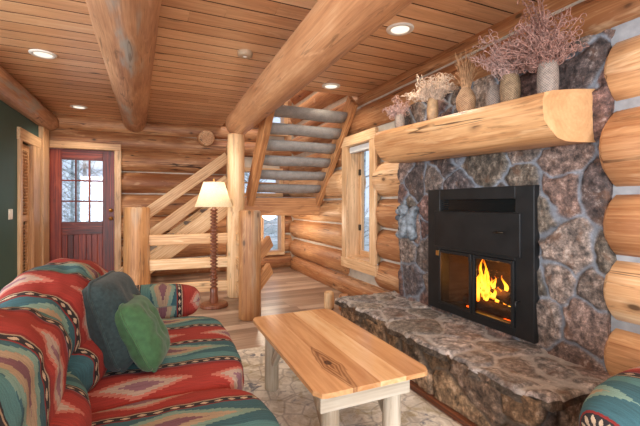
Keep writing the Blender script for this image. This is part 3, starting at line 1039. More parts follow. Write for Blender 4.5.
# cut back the near corner a little, like the rough slab in the photograph
front = front + np.clip((1.30 - yy) / .15, 0, 1) * .06 + np.clip((yy - 3.12) / .14, 0, 1) * .03
xx = front + UU * (2.26 - front)
H, C = stones(xx, yy, .24, 23, .012, .024, pal=[(158, 150, 148), (144, 140, 140), (166, 158, 154), (136, 122, 120), (164, 160, 160), (150, 144, 138)], mort=(178, 174, 172), tilt=.03)
H = H + HZ - .02 + vnoise2(xx, yy, 5, 40) * .01
edge = np.minimum(np.minimum(UU * .6, VV * 2.1), (1 - VV) * 2.1)
H = H - .02 * np.clip(1 - edge / .02, 0, 1) ** 2
P = np.stack([xx, yy, np.zeros_like(xx)], -1); NN = np.zeros_like(P); NN[..., 2] = 1
b, cc = sheet(P, NN, H, C)
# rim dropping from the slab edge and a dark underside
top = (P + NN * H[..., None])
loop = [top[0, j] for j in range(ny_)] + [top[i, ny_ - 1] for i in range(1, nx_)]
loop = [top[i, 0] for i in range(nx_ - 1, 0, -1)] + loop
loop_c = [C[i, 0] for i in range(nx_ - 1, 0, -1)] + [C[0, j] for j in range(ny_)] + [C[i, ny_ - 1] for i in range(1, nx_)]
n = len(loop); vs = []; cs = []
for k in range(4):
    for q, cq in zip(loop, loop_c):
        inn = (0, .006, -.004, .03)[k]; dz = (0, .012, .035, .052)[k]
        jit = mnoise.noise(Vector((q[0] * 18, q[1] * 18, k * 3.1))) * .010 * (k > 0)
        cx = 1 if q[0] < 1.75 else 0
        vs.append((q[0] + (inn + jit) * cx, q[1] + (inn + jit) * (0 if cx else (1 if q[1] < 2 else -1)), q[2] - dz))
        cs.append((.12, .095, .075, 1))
fs = []
for k in range(3):
    for j in range(n - 1):
        fs.append((k * n + j, (k + 1) * n + j, (k + 1) * n + j + 1, k * n + j + 1))
b.add(vs, fs)
cc = np.concatenate([cc, np.array(cs)])
b.build('hearth_slab', M['stone_top'], fp, cols=cc)
# hearth front and ends
HF = 1.645
ns, nz = 300, 40
e0, e1 = 1.20, 3.22
S = np.linspace(-.6, (e1 - e0) + .6, ns); Z = np.linspace(-.02, HZ - .03, nz)
SS, ZZ = np.meshgrid(S, Z, indexing='ij'); L = e1 - e0
H, C = stones(SS, ZZ, .30, 37, .03, .010, pal=[(142, 118, 92), (128, 106, 84), (150, 126, 102), (116, 98, 84), (136, 110, 84)], mort=(104, 94, 84), tilt=.10)
grey = (SS < 0.0)[..., None]
C = np.where(grey, C * np.array([.9, 1.05, 1.3, 1.]), C)
px = np.where(SS < 0, HF - SS, np.where(SS > L, HF + (SS - L), HF)); py = e0 + np.clip(SS, 0, L)
nx = np.where((SS < 0) | (SS > L), 0., -1.); ny = np.where(SS < 0, -1., np.where(SS > L, 1., 0.))
for edge, sg in ((0, -1), (L, 1)):
    w = np.clip(1 - np.abs(SS - edge) / .05, 0, 1) * .7
    nx = nx * (1 - w) + (-.7) * w; ny = ny * (1 - w) + sg * .7 * w
P = np.stack([px, py, ZZ], -1); NN = np.stack([nx, ny, np.zeros_like(nx)], -1)
b, cc = sheet(P, NN, H, C)
b.build('hearth_base', M['stone'], fp, cols=cc)
b = MB(); b.box(1.585, 1.625, 1.25, 3.2, 0, .035, .006, 'Y')
o = struct(b.build('baseboard_hearth', M['walnut']))

# log mantel ---------------------------------------------------------------
b = MB()
Ya, Yb_ = 1.275, 2.88
sec = [(2.25, .055), (2.05, .03), (1.86, 0.0), (1.815, -.012), (1.80, -.05), (1.80, -.10), (1.815, -.155), (1.85, -.205), (1.90, -.238), (1.97, -.252), (2.10, -.25), (2.25, -.24)]
nY = 22; vs = []; lc = []; m = len(sec)
for k in range(nY + 1):
    t = k / nY; Y = Ya + (Yb_ - Ya) * t
    zt = 1.832 + .072 * t
    gro = 1 + .10 * t
    for (x, z) in sec:
        w = mnoise.noise(Vector((x * 5, Y * 2.2, z * 5))) * .016 * (1 if x < 2.0 else 0)
        yy_ = Y
        if k == 0: yy_ = Y + .012 * (1 if x < 1.85 else 0)
        vs.append((x + w, yy_, zt + z * gro + (w * .5 if z < -.02 else 0))); lc.append((x - 2.05, z + .08, Y + 3))
fs = []
for k in range(nY):
    for j in range(m):
        j2 = (j + 1) % m; fs.append((k * m + j, (k + 1) * m + j, (k + 1) * m + j2, k * m + j2))
b.add(vs, fs, lc, .6)
for k, rv in ((0, True), (nY, False)):
    ring = list(range(k * m, (k + 1) * m)); 
    b.add([vs[i] for i in ring], [tuple(range(m)) if not rv else tuple(reversed(range(m)))], [lc[i] for i in ring], .5, False, 1)
o = b.build('mantel_log', [M['mantel'], M['mantel_end']], origin=(2.0, 2.1, 1.6))
tag(o, 'thick honey coloured half log mantel shelf fixed across the stone chimney', 'mantel')
def mantel_z(x, y): return 1.832 + .072 * (y - Ya) / (Yb_ - Ya) + max(0, (x - 1.86)) * .15

# fireplace insert ----------------------------------------------------------
fi = thing('fireplace_insert', 'black steel fireplace insert with two glass doors set in the stone', 'fireplace insert', (2.12, 2.13, .34))
xi = 2.165
b = MB()
iy0, iy1, iz0, iz1 = 1.603, 2.597, .376, 1.37
dy0, dy1, dz0, dz1 = 1.738, 2.45, .435, .875
b.box(xi, xi + .10, iy0, dy0, iz0, iz1, .004); b.box(xi, xi + .10, dy1, iy1, iz0, iz1, .004)
b.box(xi, xi + .10, dy0, dy1, iz0, dz0, .004); b.box(xi, xi + .10, dy0, dy1, dz1, 1.195, .004); b.box(xi, xi + .10, dy0, dy1, 1.285, iz1, .004)
b.box(xi - .012, xi + .005, iy0 + .09, iy1 - .09, .90, 1.19, .004)
b.build('surround_plate', M['black'], fi)
b = MB(); b.box(xi + .05, xi + .09, dy0, dy1, 1.19, 1.29, 0)
for i in range(5): b.box(xi + .02, xi + .05, dy0, dy1, 1.198 + i * .018, 1.203 + i * .018, 0)
b.build('vent_slot', M['blackgloss'], fi)
ym = (dy0 + dy1) / 2
for a0, a1, hy in ((dy0, ym - .004, ym - .03), (ym + .004, dy1, ym + .03)):
    d = MB(); w = .022
    d.box(xi - .018, xi + .01, a0, a0 + w, dz0, dz1, .003); d.box(xi - .018, xi + .01, a1 - w, a1, dz0, dz1, .003)
    d.box(xi - .018, xi + .01, a0 + w, a1 - w, dz0, dz0 + w, .003); d.box(xi - .018, xi + .01, a0 + w, a1 - w, dz1 - w, dz1, .003)
    do = d.build('glass_door', M['black'], fi)
    q = MB(); q.box(xi - .006, xi - .001, a0 + w, a1 - w, dz0 + w, dz1 - w, 0); q.build('glass_pane', M['fireglass'], do)
b = MB(); b.box(xi - .04, xi - .018, ym - .012, ym + .012, dz1 - .05, dz1 + .005, .004); b.build('door_latch', M['black'], fi)
b = MB(); b.tube([(xi - .012, 1.70, .62), (xi - .045, 1.70, .62), (xi - .045, 1.70, .56)], .006, 8); b.build('side_handle', M['black'], fi)
b = MB(); b.tube([(xi, 1.87, 1.055), (xi - .04, 1.87, 1.055), (xi - .04, 1.80, 1.058)], .006, 8); b.build('damper_handle', M['bronze'], fi)
b = MB(); b.box(xi - .021, xi - .017, 2.44, 2.475, .825, .865, .001); b.build('maker_plate', M['brass'], fi)
b = MB()
fy0, fy1, fz0, fz1, fx1 = 1.70, 2.50, .41, .95, 2.66
q = [((xi + .10, fy0 - .02), (fx1, fy0 + .08)), ((fx1, fy0 + .08), (fx1, fy1 - .08)), ((fx1, fy1 - .08), (xi + .10, fy1 + .02))]
for (p, r) in q:
    b.add([(p[0], p[1], fz0), (r[0], r[1], fz0), (r[0], r[1], fz1), (p[0], p[1], fz1)], [(0, 1, 2, 3)], smooth=False)
for zz in (fz0, fz1):
    b.add([(xi + .1, fy0 - .02, zz), (fx1, fy0 + .08, zz), (fx1, fy1 - .08, zz), (xi + .1, fy1 + .02, zz)], [(0, 1, 2, 3)], smooth=False)
b.build('firebox', M['brick'], fi)
# burning logs and fire
fl = [((2.34, 1.84, .46), (2.38, 2.38, .465), .048, 'charred log lying at the front of the fire'),
      ((2.50, 1.88, .465), (2.52, 2.40, .465), .052, 'charred log lying at the back of the firebox'),
      ((2.35, 1.90, .555), (2.51, 2.28, .555), .045, 'split log burning across the top of the fire')]
for p0, p1, r, lab in fl:
    b = MB(); b.log(p0, p1, r, r * .9, seg=14, wob=.14, step=.05)
    o = b.build('firewood_log', M['fire_log'], origin=((p0[0] + p1[0]) / 2, (p0[1] + p1[1]) / 2, p0[2] - r))
    tag(o, lab, 'firewood', 'burning logs in the fireplace')
b = MB()
for i in range(34):
    fyy = random.gauss(2.13, .075); fyy = min(2.30, max(1.93, fyy)); fx = random.uniform(2.32, 2.46)
    hgt = random.uniform(.05, .13) + .17 * max(0, 1 - abs(fyy - 2.20) / .07); wd = random.uniform(.010, .024)
    zb = .50 + random.uniform(-.02, .08)
    vs = []; fs = []; lc = []; nk, sg = 9, 8; ph = random.uniform(0, 6)
    for k in range(nk):
        t = k / (nk - 1); rr = wd * (math.sin(PI * min(1, t * .75 + .22)) ** 1.1) * (1 - t) ** .5 + .0006
        ox = .022 * math.sin(t * 4 + ph) * t; oy = .03 * math.sin(t * 5 + ph * 1.7) * t
        for j in range(sg):
            a = 2 * PI * j / sg; vs.append((fx + ox + rr * math.cos(a) * .6, fyy + oy + rr * math.sin(a), zb + hgt * t)); lc.append((0, 0, t))
    for k in range(nk - 1):
        for j in range(sg):
            fs.append((k * sg + j, k * sg + (j + 1) % sg, (k + 1) * sg + (j + 1) % sg, (k + 1) * sg + j))
    b.add(vs, fs, lc)
o = b.build('fire_flames', M['flame'], origin=(2.36, 2.1, .45))
tag(o, 'bright yellow orange flames rising from the logs behind the glass', 'fire', kind='stuff')
b = MB()
for i in range(30):
    b.ellip((random.uniform(2.29, 2.5), random.uniform(1.88, 2.33), .418), (.012, .016, .008), 5)
o = b.build('embers', M['ember'], origin=(2.35, 2.1, .385))
tag(o, 'glowing orange embers scattered under the burning logs', 'embers', kind='stuff')

# squirrel ornament on the chimney corner ------------------------------------
SQ0 = len(COL.objects)
sq = thing('squirrel_ornament', 'grey weathered squirrel figurine fixed to the chimney stones left of the insert', 'ornament', (2.10, 2.93, .93))
M['sqg'] = plain('weathered_grey', (112, 118, 124), .7, .4, 22)
M['sqd'] = plain('dark_grey_paint', (66, 70, 76), .7, .2, 30)
b = MB()
b.ellip((2.11, 2.95, 1.03), (.055, .06, .10)); b.ellip((2.10, 2.97, 1.165), (.045, .058, .05)); b.ellip((2.09, 3.015, 1.15), (.028, .035, .026))
b.ellip((2.10, 2.945, 1.215), (.014, .014, .034)); b.ellip((2.085, 2.975, 1.065), (.025, .03, .055)); b.ellip((2.075, 2.965, .965), (.04, .055, .035))
b.build('body', M['sqg'], sq)
b = MB(); b.ellip((2.068, 3.0, 1.10), (.02, .026, .024)); b.build('acorn', M['sqd'], sq)
b = MB(); b.ellip((2.06, 2.985, 1.18), (.009, .009, .009), 8); b.build('eye', M['blackgloss'], sq)
b = MB()
pts = []; rad = []
for i in range(17):
    t = i / 16
    a = -1.9 + t * 4.3
    pts.append((2.125, 2.885 - .015 * t + .055 * math.cos(a) * (.6 + .3 * t) - .01, .985 + .155 * t + .05 * math.sin(a)))
    rad.append(.022 + .026 * math.sin(PI * min(1, t * .9 + .1)))
b.tube(pts, rad, 12); b.build('tail', M['sqg'], sq)
sq.location = (2.135, 2.865, .925); sq.scale = (1.15, 1.15, 1.15)

# ------------------------------------------------------------------ vases with dried flowers on the mantel
def bez(p0, p1, p2, n):
    return [p0 * (1 - t) ** 2 + p1 * 2 * t * (1 - t) + p2 * t * t for t in [i / (n - 1) for i in range(n)]]

def curl(b, p, d, r, turns, thick):
    """one tightly hooked tendril leaving p along d"""
    rv = Vector((random.uniform(-1, 1), random.uniform(-1, 1), random.uniform(-1, 1)))
    side = d.cross(rv).normalized(); nn = d.cross(side)
    c = p + side * r; pts = []
    n = 9
    for i in range(n + 1):
        a = turns * 2 * PI * i / n; q = r * (1 - .5 * i / n)
        pts.append(c + (-side * math.cos(a) + d * math.sin(a)) * q + nn * (r * .5 * i / n))
    b.tube(pts, thick * .75, 3, close=False)

def curl_strand(b, base, dirv, length, curl_r, turns, thick, seg=4):
    base = Vector(base); d = Vector(dirv).normalized()
    droop = Vector((d.x, d.y, 0)) * length * .35 - Vector((0, 0, length * .25 * (1 - d.z)))
    pts = bez(base, base + Vector((d.x * .35, d.y * .35, max(d.z, .7))) * length * .6, base + d * length + droop * .3, 7)
    b.tube(pts, [thick * (1 - .08 * i) for i in range(7)], 4, close=False)
    m = 14 if turns > .5 else 3
    for k in range(m):
        t = .34 + .66 * k / (m - 1)
        i = min(5, int(t * 6)); f = t * 6 - i
        p = pts[i] + (pts[i + 1] - pts[i]) * f
        dd = (d + Vector((random.uniform(-1, 1), random.uniform(-1, 1), random.uniform(-.8, 1))) * .8).normalized()
        curl(b, p, dd, curl_r * random.uniform(.7, 1.3), turns * random.uniform(.6, 1), thick * .8)

def vase(x, y, prof, mat, label, fn=None):
    z = mantel_z(x, y) + .001
    b = MB(); b.lathe(prof, (x, y, z), 30, fn=fn)
    o = b.build('vase', mat, origin=(x, y, z))
    tag(o, label, 'vase', 'vases on the mantel')
    return z + prof[-1][1]

def bouquet(x, y, z, mat, label, strands):
    b = MB()
    for (dv, L, cr, tn, th) in strands:
        curl_strand(b, (x + random.uniform(-.02, .02), y + random.uniform(-.02, .02), z - .05), dv, L, cr, tn, th)
    o = b.build('dried_flowers', mat, origin=(x, y, z - .05))
    tag(o, label, 'dried flowers', 'dried flowers on the mantel')

def egg(h, r, neck):
    pr = []
    for i in range(13):
        t = i / 12
        pr.append((neck + (r - neck) * math.sin(PI * (0.16 + t * .84) ** 1.1) ** .8 if t < 1 else neck, h * t))
    return pr
VX = 2.03
def spread(n, up, side, L, cr, tn, th, ybias=0, xb=0):
    r = []
    for i in range(n):
        a = random.uniform(0, 2 * PI); q = random.random() ** .6 * side
        r.append(((math.cos(a) * q * .75 + xb, math.sin(a) * q + ybias, up), random.uniform(*L), random.uniform(*cr), random.uniform(*tn), th))
    return r
zt = vase(VX, 2.82, egg(.13, .045, .03), M['wicker_grey'], 'small dark grey vase at the stair end of the mantel')
bouquet(VX, 2.82, zt, M['dried_mauve'], 'drooping mauve dried plume in the small vase nearest the window',
        spread(22, 1, 1.0, (.12, .24), (.012, .026), (.6, 1.2), .0032, ybias=.5))
zt = vase(VX, 2.38, [(.03, 0), (.042, .04), (.045, .10), (.040, .16), (.030, .19), (.026, .20)], M['vase_tan'], 'slim tan vase holding the pale cream flower heads')
bouquet(VX, 2.38, zt, M['dried_cream'], 'pale cream curly dried flower heads spreading wide from the slim tan vase',
        spread(34, .75, 1.1, (.13, .25), (.012, .024), (.8, 1.5), .004, ybias=.75) + spread(34, .8, 1.0, (.12, .24), (.012, .024), (.8, 1.5), .004, ybias=-.75))
zt = vase(VX, 2.03, egg(.19, .068, .022), M['wicker_tan'], 'egg shaped brown vase with a narrow mouth holding wheat', fn=lambda a, z: 1 + .015 * math.sin(z * 300))
bouquet(VX, 2.03, zt, M['dried_wheat'], 'upright sheaf of tan wheat stalks in the egg shaped vase',
        [((random.gauss(0, .18), random.gauss(0, .2), 1), random.uniform(.16, .31), .006, .4, .0035) for i in range(110)])
zt = vase(VX + .06, 1.83, egg(.15, .06, .03), M['wicker_grey'], 'squat grey wicker vase between the wheat and the basket vase', fn=lambda a, z: 1 + .03 * math.sin(z * 420) * math.sin(a * 11))
zt = vase(VX, 1.665, [(.045, 0), (.056, .03), (.060, .08), (.058, .13), (.05, .165), (.046, .175)], M['wicker_brown'], 'brown woven basket vase, second from the near end of the mantel', fn=lambda a, z: 1 + .03 * math.sin(z * 420) * math.sin(a * 11))
bouquet(VX, 1.665, zt, M['dried_mauve'], 'mauve curly dried flowers leaning towards the stairs from the brown basket vase',
        spread(54, 1, .85, (.12, .34), (.012, .026), (.7, 1.3), .0034, ybias=.35))
zt = vase(VX, 1.42, [(.045, 0), (.053, .03), (.055, .09), (.052, .14), (.047, .17), (.045, .18)], M['wicker_grey'], 'grey woven vase nearest the cut end of the mantel', fn=lambda a, z: 1 + .03 * math.sin(z * 420) * math.sin(a * 11))
bouquet(VX, 1.42, zt, M['dried_brown'], 'largest spray of brown mauve curly dried stems reaching the ceiling',
        spread(56, 1, .9, (.12, .32), (.014, .03), (.7, 1.4), .0036, ybias=.2) + spread(20, 1, .3, (.25, .48), (.012, .022), (.7, 1.3), .0034, ybias=.18)
        + spread(22, .55, 1, (.15, .26), (.014, .026), (.7, 1.2), .0034, ybias=-.05) + spread(24, .6, 1, (.15, .30), (.014, .026), (.7, 1.2), .0034, ybias=.8))

# ------------------------------------------------------------------ floor lamp
t = thing('floor_lamp', 'floor lamp with turned dark wood pole and cream shade before the railing', 'lamp', (.66, 4.72, 0))
lx, ly = .66, 4.72
b = MB(); b.lathe([(.165, 0), (.17, .012), (.165, .035), (.14, .045), (.05, .05)], (lx, ly, 0), 36); b.build('base', M['walnut'], t)
b = MB(); pr = [(.05, .05), (.052, .09), (.045, .16), (.05, .22), (.03, .24)]
zz = .245
while zz < 1.18:
    pr += [(.024, zz), (.046, zz + .014), (.048, zz + .024), (.026, zz + .038)]; zz += .0415
pr += [(.02, zz), (.018, 1.27), (.01, 1.3)]
b.lathe(pr, (lx, ly, 0), 20); b.build('pole', M['walnut'], t)
b = MB(); sh = [(.225, 1.215), (.19, 1.31), (.158, 1.41), (.125, 1.515)]
b.lathe(sh, (lx, ly, 0), 40); 
b.f = [f for f in b.f if len(f) == 4]; b.sm = [True] * len(b.f); b.mi = [0] * len(b.f)
b.build('lamp_shade', M['shade'], t)
b = MB(); b.ellip((lx, ly, 1.36), (.03, .03, .042)); b.build('bulb', M['globe'], t)
b = MB(); b.tube([(lx, ly, 1.5), (lx, ly, 1.545)], .006, 8); b.ellip((lx, ly, 1.55), (.011, .011, .014), 8)
for a in (0, 2 * PI / 3, 4 * PI / 3): b.tube([(lx, ly, 1.505), (lx + .122 * math.cos(a), ly + .122 * math.sin(a), 1.51)], .003, 6)
b.tube([(lx, ly, 1.29), (lx, ly, 1.51)], .004, 6)
b.build('finial', M['brass'], t)

# ------------------------------------------------------------------ coffee table and rug
b = MB()
n = 40; vs = []; x0, x1, y0, y1 = .22, 1.575, .1, 3.22
for i in range(n + 1):
    for j in range(n * 2 + 1):
        x = x0 + (x1 - x0) * i / n; y = y0 + (y1 - y0) * j / (2 * n)
        z = .009 + .0015 * mnoise.noise(Vector((x * 4, y * 4, 0)))
        if i in (0, n) or j in (0, 2 * n): z = .001
        vs.append((x, y, z))
m = 2 * n + 1
fs = [(i * m + j, (i + 1) * m + j, (i + 1) * m + j + 1, i * m + j + 1) for i in range(n) for j in range(2 * n)]
b.add(vs, fs)
o = b.build('rug', M['rug'], origin=(.9, 1.6, 0))
tag(o, 'faded beige, blue and gold area rug under the coffee table', 'rug')

tb = thing('coffee_table', 'plank topped pine coffee table on pale log legs', 'coffee table', (.9, 2.0, 0))
tx0, tx1, ty0, ty1, tz = .620, 1.222, 1.435, 2.615, .45
b = MB(); bw = [0, .17, .31, .45, .602]
rr = [.55, .25, .98, .35, .6]
def table_top():
    # one outline with rounded corners, split in planks lengthwise
    for i in range(4):
        a0, a1 = tx0 + bw[i], tx0 + bw[i + 1]
        nS = 24; vs = []; lc = []; off = (.03 + .04 * i, .05, 7.3 * i)
        edges = []
        for k in range(nS + 1):
            yk = ty0 + (ty1 - ty0) * k / nS
            edges.append(yk)
        R = .05
        def clampy(x, y):
            # rounded corners
            dx = max(0, (tx0 + R) - x, x - (tx1 - R))
            cut = R - math.sqrt(max(0, R * R - dx * dx))
            return min(max(y, ty0 + cut), ty1 - cut)
        nx = 7
        top = []
        for u in range(nx + 1):
            x = a0 + (a1 - a0) * u / nx
            for y in edges:
                vs.append((x, clampy(x, y), tz)); 
        fs = []
        w = nS + 1
        for u in range(nx):
            for k in range(nS): fs.append((u * w + k, (u + 1) * w + k, (u + 1) * w + k + 1, u * w + k + 1))
        nb = len(vs)
        vs2 = [(p[0], p[1], tz - .022) for p in vs]
        fs2 = [tuple(reversed([q + nb for q in f])) for f in fs]
        side = []
        ring = [u * w for u in range(nx + 1)] + [nx * w + k for k in range(1, w)] + [u * w + w - 1 for u in range(nx - 1, -1, -1)] + [k for k in range(w - 2, 0, -1)]
        for q in range(len(ring)):
            a, c = ring[q], ring[(q + 1) % len(ring)]
            side.append((a, a + nb, c + nb, c))
        allv = vs + vs2
        lc = [(p[0] - a0 - .06, p[2] - tz + .045 + .02 * i, p[1] + off[2]) for p in allv]
        b.add(allv, fs + fs2, lc, rr[i], False)
        b.add(allv, side, lc, rr[i], False)
table_top()
b.build('table_top', M['table'], tb)
for (x, y) in ((.715, 2.43), (1.08, 2.43), (.735, 1.56), (1.075, 1.56)):
    b = MB(); b.log((x, y, .008), (x, y, .425), .046, .044, seg=18, wob=.05, step=.06); b.build('leg', M['greywood'], tb)
for y, ax in ((1.53, .665), (2.46, .70)):
    b = MB(); b.box(ax, 1.145, y - .025, y + .025, .325, .428, .005, 'X'); b.build('apron', M['greywood'], tb)
for x in (.70, 1.11):
    b = MB(); b.box(x - .02, x + .02, 1.56, 2.43, .35, .42, .005, 'Y'); b.build('side_rail', M['greywood'], tb)
for (x, y, sg) in ((.735, 1.56, 1), (1.075, 1.56, -1), (.715, 2.43, 1), (1.08, 2.43, -1)):
    b = MB(); b.beam((x, y - sg * 0 + (.05 if y < 2 else -.05), .20), (x, y + (.19 if y < 2 else -.19), .35), .035, .05); b.build('brace', M['greywood'], tb)

# short log stubs at the far end of the hearth
for (x, y, lab) in ((1.90, 4.05, 'short upright log stub by the hearth, pale rounded top'), (2.03, 3.92, 'second short log stub, darker, tucked behind the hearth end')):
    b = MB(); b.log((x, y, 0), (x, y, .21 if x < 2 else .19), .062, .058, seg=18, wob=.04, step=.05, chamfer=.02)
    o = b.build('log_stub', M['pale'] if x < 2 else M['log_dark'], origin=(x, y, 0)); tag(o, lab, 'log', 'log stubs beside the hearth')

# ------------------------------------------------------------------ sofa, armchair, pillows
def pad(b, c, h, ex=3.2, n=26, puff=0.0, wrk=.006, lcf=None, seed=0.0, rot=None):
    """padded block: rounded box with soft puffed faces and wrinkles"""
    verts = {}; vs = []; fs = []; lc = []
    hx, hy, hz = h
    def key(p): return tuple(round(q, 5) for q in p)
    def vert(p):
        k = key(p)
        if k in verts: return verts[k]
        m = (abs(p[0]) ** ex + abs(p[1]) ** ex + abs(p[2]) ** ex) ** (1 / ex)
        q = Vector((p[0] / m, p[1] / m, p[2] / m))
        s = Vector((q.x * hx, q.y * hy, q.z * hz))
        w = mnoise.noise(Vector((s.x * 6 + seed, s.y * 6, s.z * 6))) * wrk * 2 + mnoise.noise(Vector((s.x * 17, s.y * 9 + seed, s.z * 17))) * wrk
        s += q.normalized() * w
        if rot is not None: wv = rot @ s
        else: wv = s
        wv = wv + Vector(c)
        verts[k] = len(vs); vs.append(wv); lc.append(lcf(wv, s) if lcf else s)
        return verts[k]
    lin_ = [math.tan(-PI / 4 + PI / 2 * i / n) for i in range(n + 1)]
    for ax in range(3):
        for sg in (-1, 1):
            for i in range(n):
                for j in range(n):
                    q = []
                    for (a, c2) in ((i, j), (i + 1, j), (i + 1, j + 1), (i, j + 1)):
                        p = [0, 0, 0]; p[ax] = sg; p[(ax + 1) % 3] = lin_[a]; p[(ax + 2) % 3] = lin_[c2]
                        q.append(vert(p))
                    if sg < 0: q.reverse()
                    fs.append(tuple(q))
    b.add(vs, fs, lc)

K = M['kilim']
sf = thing('sofa', 'two seat sofa in red and teal south-western woven fabric with rolled arms', 'sofa', (-.15, 1.7, 0))
def lsf(off): return lambda p, s: (p.x - p.z, p.y + off, 0)
lseat = lsf(.248)
def larm(p, s): return (math.atan2(s.z, s.y) * .14, p.x * 1.0 + .61, 0)
b = MB(); b.box(-.60, .33, .42, 3.0, .10, .34, .03, 'Y'); b.lc = [(p[0] - p[2], p[1] + .05, 0) for p in b.v]; b.build('base', K, sf)
b = MB(); pad(b, (-.55, 1.71, .50), (.10, 1.32, .36), 6, 20, lcf=lseat); b.build('back_frame', K, sf)
for (c0, c1, o1, o2) in ((.55, 1.685, .378, .18), (1.69, 2.83, .248, .09)):
    cy = (c0 + c1) / 2; hy = (c1 - c0) / 2 + .006
    b = MB(); pad(b, (-.01, cy, .385), (.435, hy, .10), 4.5, 34, lcf=lsf(o1), wrk=.005, seed=cy); b.build('seat_cushion', K, sf)
    b = MB(); pad(b, (-.445, cy, .735), (.20, hy, .205), 2.7, 34, lcf=lsf(o2), wrk=.014, seed=cy * 3); bc = b.build('back_cushion', K, sf)
    b = MB(); pad(b, (-.35, cy, .545), (.17, hy - .01, .135), 2.8, 30, lcf=lsf(o2), wrk=.008, seed=cy * 7); b.build('lumbar_roll', K, bc)
for cy in (.40, 2.99):
    b = MB(); pad(b, (-.14, cy, .525), (.455, .145, .135), 3.0, 30, lcf=larm, wrk=.004, seed=cy); ar = b.build('arm', K, sf)
    b = MB(); b.box(-.58, .22, cy - .11, cy + .11, .10, .52, .03, 'X'); b.lc = [(p[2], p[0] + .61, 0) for p in b.v]; b.build('arm_panel', K, ar)
for (x, y) in ((-.55, .35), (.26, .45), (-.55, 3.05), (.26, 2.95)):
    b = MB(); b.lathe([(.025, 0), (.035, .11)], (x, y, 0), 16); b.build('foot', M['walnut'], sf)

def pillow(c, w, h, th, yaw, lean, mat, label, piping):
    """square cushion: c = centre of the bottom edge; faces along yaw, leaning back"""
    R = Matrix.Rotation(yaw, 3, 'Z') @ Matrix.Rotation(-lean, 3, 'Y')
    t = thing('throw_pillow', label, 'pillow', c, 'throw pillows on the sofa')
    n = 24; vs = []; fs = []
    C0 = Vector(c)
    edge = []
    for side in (1, -1):
        base = len(vs)
        for i in range(n + 1):
            for j in range(n + 1):
                u = -1 + 2 * i / n; v = -1 + 2 * j / n
                pin = math.sqrt(max(0, 1 - .27 * u ** 4 * (abs(u) ** 4)))  ; pin2 = math.sqrt(max(0, 1 - .27 * v ** 4 * (abs(v) ** 4)))
                pin *= 1 - .03 * (1 - u * u); pin2 *= 1 - .03 * (1 - v * v)
                th_ = th * ((1 - abs(u) ** 3.4) * (1 - abs(v) ** 3.4)) ** .5
                wv = mnoise.noise(Vector((u * 3, v * 3, side * 5 + c[1]))) * .02 * (1 - u * u) * (1 - v * v)
                p = Vector((side * th_ / 2 + wv, u * w / 2 * pin2, h / 2 + v * h / 2 * pin))
                vs.append(R @ p + C0)
        for i in range(n):
            for j in range(n):
                q = (base + i * (n + 1) + j, base + (i + 1) * (n + 1) + j, base + (i + 1) * (n + 1) + j + 1, base + i * (n + 1) + j + 1)
                fs.append(q if side > 0 else tuple(reversed(q)))
    b = MB(); b.add(vs, fs); b.build('cover', mat, t)
    loop = []
    for k in range(4 * n):
        s_, q = divmod(k, n); f = -1 + 2 * q / n
        u, v = ((f, -1), (1, f), (-f, 1), (-1, -f))[s_]
        loop.append(vs[int(round((u + 1) / 2 * n)) * (n + 1) + int(round((v + 1) / 2 * n))])
    loop.append(loop[0])
    b = MB(); b.tube(loop, .0065, 8); b.build('piping', piping, t)
pillow((-.095, 2.06, .487), .44, .44, .20, math.radians(-12), math.radians(19), M['fabric_dark'], 'dark teal grey throw pillow with piping leaning on the sofa back', M['fabric_dark'])
pillow((.025, 1.97, .485), .31, .345, .15, math.radians(-12), math.radians(26), M['fabric_green'], 'bright green velvet throw pillow in front of the dark one', M['fabric_green'])

ac = thing('armchair', 'armchair in teal and red woven fabric at the near end of the hearth', 'armchair', (1.8, .30, 0))
b = MB(); b.box(1.36, 2.1, -.28, .82, .10, .34, .03, 'Y'); b.lc = [(p[0] - p[2], p[1] + .05, 0) for p in b.v]; b.build('base', K, ac)
b = MB(); pad(b, (1.64, .26, .40), (.34, .36, .10), 4.5, 24, lcf=lseat); b.build('seat_cushion', K, ac)
b = MB(); pad(b, (2.02, .27, .62), (.14, .40, .30), 3, 24, lcf=lseat); b.build('back_cushion', K, ac)
def larm2(p, s): return (math.atan2(s.z, s.y) * .15 + .36, -p.x + 1.50, 0)
for cy in (-.26, .72):
    b = MB(); pad(b, (1.71, cy, .50), (.435, .155, .148), 2.6, 30, lcf=larm2, wrk=.004); ar = b.build('arm', K, ac)
    b = MB(); b.box(1.34, 2.08, cy - .11, cy + .11, .10, .5, .03, 'X'); b.lc = [(p[2], -p[0] + 1.50, 0) for p in b.v]; b.build('arm_panel', K, ar)
for (x, y) in ((1.42, -.22), (2.05, -.22), (1.42, .74), (2.05, .74)):
    b = MB(); b.lathe([(.025, 0), (.035, .11)], (x, y, 0), 16); b.build('foot', M['walnut'], ac)

